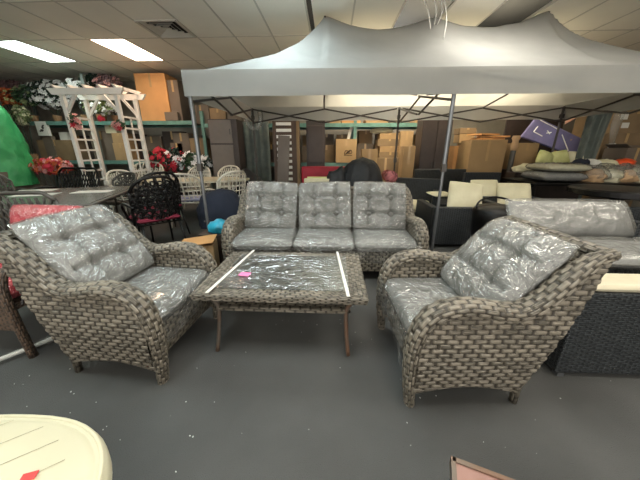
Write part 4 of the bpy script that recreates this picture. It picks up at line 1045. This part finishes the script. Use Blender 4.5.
t = thing('black_wicker_ottoman', 'large black wicker block with pale cushion at the right edge', 'ottoman', (1.94, 1.49, 0))
slab(t, 'base', -.58, .58, -.16, .02, .025, .57); xf(cushion(1.12, .17, .05, 30, 20, 9, puff=.35), Matrix.Translation((0, -.07, .592))).build('top_cushion', M['cream_top'], t, smooth=True)
for sx in (-1, 1):
    for sy in (-1, 1): MB().box((sx*.54, sy*.07-.07, .0125), (.04, .04, .025)).build('foot', M['alu_grey'], t)

# ------------------------------------------------------------------ right background
t = thing('black_display_table', 'long black table carrying plastic wrapped cushions at the right', 'table', (4.35, 4.95, 0))
zt = .80
MB().bb(-1.08, 1.3, -.45, .45, zt-.05, zt).build('tabletop', M['bronze'], t, bevel=.01)
for sx in (-1.05, 1.2):
    for sy in (-.38, .38): MB().box((sx, sy, (zt-.05)/2), (.06, .06, zt-.05)).build('leg', M['bronze'], t)
t = thing('round_black_table', 'dark table with a thick rim at the right edge in front of the wrapped cushions', 'table', (at(615, 195, 3.7).x+.05, 3.75, 0))
zt2 = zat(189, 3.5)
m = MB(); m.lathe([(.46, zt2-.09), (.50, zt2-.075), (.50, zt2-.015), (.48, zt2)], 36); m.build('tabletop', M['bronze'], t)
MB().lathe([(.28, 0), (.28, .03), (.06, .06), (.05, zt2-.1)], 20).build('pedestal', M['bronze'], t, smooth=True)
block_chair('black wicker armchair cut off at the right edge behind the wrapped sofa', 3.45, 3.0, 0, w=.62, hb=.66, ha=.60, d=.6)
yy = 4.72
def wrapped(label, px0, px1, z0, z1, Y, d, seed, mat='cream', wr='wrap_loose'):
    a, b = at(px0, 175, Y).x, at(px1, 175, Y).x
    m = cushion(b-a, d, z1-z0, 30, 24, 7, puff=.4); o = m.build('wrapped_cushion', M[mat], smooth=True); o.location = ((a+b)/2, Y+d/2, (z0+z1)/2+.0)
    cushion(b-a, d, z1-z0, 56, 40, 7, puff=.4, off=.010, wr=.02, seed=seed).build('plastic_wrap', M[wr], o, smooth=True)
    return tag(o, label, 'cushion')
wrapped('grey plastic wrapped cushion, lowest of the stack on the black table', 545, 590, zt+.015, zt+.15, 4.55, .6, 1, 'grey_fab')
wrapped('cream plastic wrapped cushion on top of the grey one on the black table', 549, 592, zt+.17, zt+.28, 4.55, .6, 2, 'cream')
for k, (px, s, mt) in enumerate(((601, .34, 'tan'), (616, .36, 'cream'), (631, .34, 'tan'), (647, .34, 'cream'))):
    c = at(px, 178, 4.6); m = MB().blob((0, 0, .11), (s, .42, .27), .35, 2.6, 40+k); o = m.build('fabric_bundle', M[mt], smooth=True); o.location = (c.x, 4.78, zt+.01); recenter(o); o.location = (c.x, 4.78, zt+.001)
    w = MB().blob((0, 0, .13), (s*1.1, .46, .30), .4, 3.2, 50+k); b0 = w.build('plastic_wrap', M['wrap_loose'], o, smooth=True)
    tag(o, ['lumpy tan bundle right of the wrapped cushion stack', 'lumpy cream bundle in the middle of the black table', 'lumpy tan bundle under the orange bag', 'lumpy cream bundle at the right image edge'][k], 'bundle', 'lumpy bundles on the black table')
for k, (px, py, w, mt, nm) in enumerate(((587, 163, .24, 'navy', 'dark grey wrapped bag on top of the bundles beside the purple package'), (597, 164, .30, 'white', 'white plastic bag on top of the bundles'), (612, 165, .30, 'cream', 'cream plastic bag left of the orange bag'), (630, 167, .34, 'orange_bag', 'bright orange plastic bag on top of the bundles'))):
    c = at(px, py, 5.05); m = MB().blob((0, 0, .1), (w, .3, .2), .3, 2.6, 60+k); o = m.build('plastic_bag', M[mt], smooth=True); recenter(o); o.location = (c.x, 5.18, zt+.20); tag(o, nm, 'bag')
carton('low carton under the plastic bags at the back of the black table', at(580, 170, 5.0).x, at(642, 170, 5.0).x, zt+.198, zt+.002, 5.08, .3, 'card_g', name='low_carton')
# crate with lime cushions
carton('dark crate behind the black table carrying the lime cushions', at(538, 170, 5.7).x, at(582, 170, 5.7).x, zat(167, 5.7), 0, 5.6, .5, 'dark_wood', name='storage_crate', split=False)
zb = zat(167, 5.7)
for k, (px, py, w, h, a) in enumerate(((547, 159, .30, .30, 20), (561, 160, .36, .32, -12), (578, 162, .34, .28, 8))):
    c = at(px, py, 5.75); m = cushion(w, h, .20, 22, 22, 3, puff=.5); o = m.build('pillow', M['lime' if k < 2 else 'cream'], smooth=True); o.location = (c.x, 5.82, zb+.16); o.rotation_euler = (R(72), R(a), 0)
    tag(o, ['pale lime pillow at the left under the purple package', 'pale lime pillow in the middle under the purple package', 'cream pillow at the right under the purple package'][k], 'pillow')
m = MB().blob((0, 0, .1), (.45, .3, .2), .3, 2.4, 71); o = m.build('cloth_bundle', M['cream'], smooth=True); recenter(o); c = at(529, 163, 5.6); o.location = (c.x-.02, 5.62, zat(170, 5.8)-.02); tag(o, 'crumpled cream cloth bundle below the small tan box', 'bundle')
carton('low dark box under the crumpled cream cloth bundle', c.x-.28, c.x+.20, zat(170, 5.8)-.022, 0, 5.50, .3, 'dark_wood', name='dark_box', split=False)
# purple package
cA, cB, cC, cD = at(536, 117, 6.5), at(588, 142, 6.3), at(572, 156, 6.3), at(520, 137, 6.5)
t = thing('purple_package', 'flat purple wrapped package with white fold lines tilted above the cushions', 'package', tuple((cA+cB+cC+cD)/4), 0)
ctr = (cA+cB+cC+cD)/4; n_ = (cB-cA).cross(cD-cA).normalized()*.05
q = [p-ctr for p in (cA, cB, cC, cD)]
MB().add([p-n_ for p in q]+[p+n_ for p in q], [(0, 1, 2, 3), (7, 6, 5, 4), (0, 4, 5, 1), (1, 5, 6, 2), (2, 6, 7, 3), (3, 7, 4, 0)]).build('package_body', M['purple'], t, bevel=.03)
def on(u, v): return q[0].lerp(q[1], u).lerp(q[3].lerp(q[2], u), v)
sgn = -1 if n_.y > 0 else 1
for (u0, v0, u1, v1) in ((.08, .08, .45, .12), (.12, .62, .12, .35), (.12, .62, .30, .66), (.55, .25, .85, .85), (.30, .35, .38, .45), (.38, .35, .32, .47)):
    a, b = on(u0, v0)+n_*sgn*1.08, on(u1, v1)+n_*sgn*1.08; m = MB(); m.tube([a, b], .010, 4); m.build('white_fold_line', M['stripe_w'], t)
m = MB(); m.bb(-.03, .03, .0, .06, 0, cC.z-.05); o = m.build('support_post', M['dark_metal']); o.location = (cC.x-.12, 6.38, 0); tag(o, 'dark post standing under the purple package', 'post')
# dark posters / boards behind, pink sheet, curtain, brown carton wall
panel_thing('dark_board', 'wide near-black board hanging behind the purple package', 'board', 510, 568, 108, 7.0, .05, 'dark_wood')
t = thing('wrapped_post', 'grey and tan wrapped post standing between the large box and small tan box', 'wrapped post', (at(512, 150, 5.9).x, 5.85, 0)); zt3 = zat(136, 5.85)
m = MB(); m.tube([(0, 0, 0), (0, 0, zt3-.28)], .05, 10); m.build('post', M['grey_cast'], t); m = MB(); m.lathe([(.05, zt3-.28), (.07, zt3-.18), (.05, zt3-.1), (.075, zt3-.05), (.06, zt3)], 14); m.build('tan_head', M['tan'], t, smooth=True)
# peach sheet hanging
m = MB(); a, b = at(577, 97, 6.4), at(594, 97, 6.4); P = np.zeros((14, 14, 3))
for i in range(14):
    for j in range(14): u, v = i/13, j/13; P[i, j] = (a.x+(b.x-a.x)*u*(1-.0*v)-.10*v, 6.4+.04*math.sin(u*5+v*3), a.z-(.52-.22*u)*v)
tag(recenter(m.grid(P).build('hanging_sheet', fabric('peach sheet', '#e6b79f', trans=.3), smooth=True, sol=.005)), 'peach coloured sheet hanging beside the grey green curtain', 'sheet')
m = MB(); a, b = at(592, 100, 5.7), at(617, 100, 5.7); P = np.zeros((60, 20, 3))
for i in range(60):
    for j in range(20): u, v = i/59, j/19; P[i, j] = (a.x+(b.x-a.x)*u*(1-.25*v)+.02, 5.7+.045*math.sin(u*22+noise.noise(Vector((u*3, v, 0)))*2), a.z-(a.z-.3)*v)
tag(recenter(m.grid(P).build('hanging_curtain', M['curtain'], smooth=True, sol=.006)), 'long grey green curtain hanging at the right back of the canopy', 'curtain')
m = MB(); a = at(624, 103, 5.75); b = at(611, 146, 5.75); m.tube([a, a.lerp(b, .5)+Vector((0, .04, 0)), b], [.12, .10, .05], 10, flat=.3)
tag(recenter(m.build('hanging_plastic', M['wrap_loose'], smooth=True)), 'strip of milky plastic hanging right of the grey green curtain', 'plastic sheet')
# big brown cartons at the far right (a rack of them seen at an angle)
z0 = 0
Yr = 6.0
for k, (zb_, zt_, xs_) in enumerate(((0, 1.0, 5.60), (1.004, 1.62, 5.52), (1.624, 2.12, 5.62))):
    x0 = xs_; 
    t = carton(['bottom', 'middle', 'top'][k]+' large brown carton of the pile at the right edge', x0, x0+.90, zt_, zb_, Yr+.04*k, .9, 'card_d', group='large brown cartons at the right edge', name='large_cardboard_box')
    for (u, v) in ((-.25, .62), (-.18, .30)): MB().bb(u-.07, u+.07, -.455, -.45, (zt_-zb_)*v-.05, (zt_-zb_)*v+.05).build('white_label', M['white'], t)
carton('open brown carton leaning in front of the large brown carton pile', 5.42, 5.86, 1.34, 0, 5.45, .4, 'card_g', rot=6, flap=True)
carton('tan carton half hidden behind the purple package', at(583, 140, 6.0).x, at(597, 140, 6.0).x, zat(139, 6.0), 0, 6.3, .4, 'tan')

# ------------------------------------------------------------------ near foreground
t = thing('cream_stool', 'round cornered cream quilted seat with piping in the bottom left corner', 'stool', (-1.015, .20, 0))
def sup(r, z, k=3.4, n=64): return [(r*math.copysign(abs(math.cos(a))**(2/k*1.3), math.cos(a)), r*math.copysign(abs(math.sin(a))**(2/k*1.3), math.sin(a)), z) for a in [2*PI*i/n for i in range(n)]]
def loft(m, rings):
    n = len(rings[0]); b = [v for r_ in rings for v in r_]; F = []
    for i in range(len(rings)-1):
        for k in range(n): F.append((i*n+k, i*n+(k+1) % n, (i+1)*n+(k+1) % n, (i+1)*n+k))
    F.append(tuple(range(n))[::-1]); F.append(tuple((len(rings)-1)*n+k for k in range(n))); m.add(b, F)
RS = .445
m = MB(); loft(m, [sup(RS*f, z) for f, z in ((.92, .33), (.985, .345), (1, .375), (1, .41), (.985, .43), (.955, .436), (.945, .432), (.935, .437), (.90, .446), (.7, .450), (.4, .452), (.05, .452))]); m.build('seat', M['cream_pad'], t, smooth=True)
m = MB(); m.tube(sup(RS*.972, .434)+[sup(RS*.972, .434)[0]], .0065, 8, cap=False); m.build('piping', M['cream_pad'], t, smooth=True)
m = MB()
for k in range(-6, 7):
    d_ = k*.085; L = math.sqrt(max(0, (RS*.88)**2-d_*d_*.9)); 
    m.tube([(-L*.8-d_*.6, -L*.6+d_*.8, .4518), (0-d_*.6, d_*.8, .4530), (L*.8-d_*.6, L*.6+d_*.8, .4518)], .0012, 4)
m.build('quilt_seam', plain('beige seam', '#b5ad90', .7), t)
m = MB(); loft(m, [sup(RS*f, z) for f, z in ((.80, .02), (.84, .03), (.9, .32), (.9, .335))]); m.build('stool_body', M['wick_b'], t, smooth=True)
for sx in (-1, 1):
    for sy in (-1, 1): MB().box((sx*.2, sy*.2, .011), (.04, .04, .022)).build('foot', M['dark_metal'], t)
c = at_z(29, 477, .455); o = MB().box((0, 0, .0015), (.035, .022, .002)).build('red_tag', M['red_tag']); o.location = (c.x, c.y, .4555); o.rotation_euler = (0, 0, R(20)); tag(o, 'small red paper tag on the cream quilted seat', 'tag')
c = at_z(441, 474, .30)
t = thing('framed_side_table', 'corner of a small dark framed table at the bottom edge', 'side table', (c.x+.22, c.y-.28, 0), R(-20))
MB().bb(-.26, .30, -.25, .25, .27, .296).build('tabletop', plain('rosy brown board', '#9a7468', .4), t, bevel=.004)
for a, b, c_, d_ in ((-.265, .305, .245, .26), (-.265, .305, -.26, -.245), (-.27, -.255, -.26, .26), (.295, .31, -.26, .26)): MB().bb(a, b, c_, d_, .262, .302).build('edge_trim', M['leg_metal'], t)
for sx in (-.24, .28):
    for sy in (-.23, .23): MB().box((sx, sy, .135), (.025, .025, .27)).build('leg', M['bronze'], t)
# lint
m = MB(); r = random.Random(11)
for _ in range(150):
    x, y = r.uniform(-2.2, 2.2), r.uniform(.5, 2.6); s = r.uniform(.0012, .004)
    m.box((x, y, .0015), (s, s*r.uniform(.6, 1.8), .002), Matrix.Rotation(r.uniform(0, 3), 3, 'Z'))
for px, py in ((190, 436), (193, 437), (176, 472), (74, 394), (71, 392), (317, 325), (457, 466), (407, 423), (436, 396), (186, 402), (420, 398)):
    c = at_z(px, py, 0); s = r.uniform(.004, .007); m.box((c.x, c.y, .002), (s, s*1.3, .003), Matrix.Rotation(r.uniform(0, 3), 3, 'Z'))
tag(m.build('carpet_lint', M['debris']), 'scattered white lint specks on the charcoal carpet', 'lint', None, 'stuff')

# ------------------------------------------------------------------ view
vs_ = scene.view_settings; vs_.view_transform = 'Standard'; vs_.look = 'None'; vs_.gamma = 1; vs_.exposure = 1.2; vs_.use_curve_mapping = False
w = bpy.data.worlds.new('world'); scene.world = w; w.use_nodes = True; w.node_tree.nodes['Background'].inputs[0].default_value = (.5, .5, .48, 1); w.node_tree.nodes['Background'].inputs[1].default_value = .05
scene.cycles.transparent_max_bounces = 16
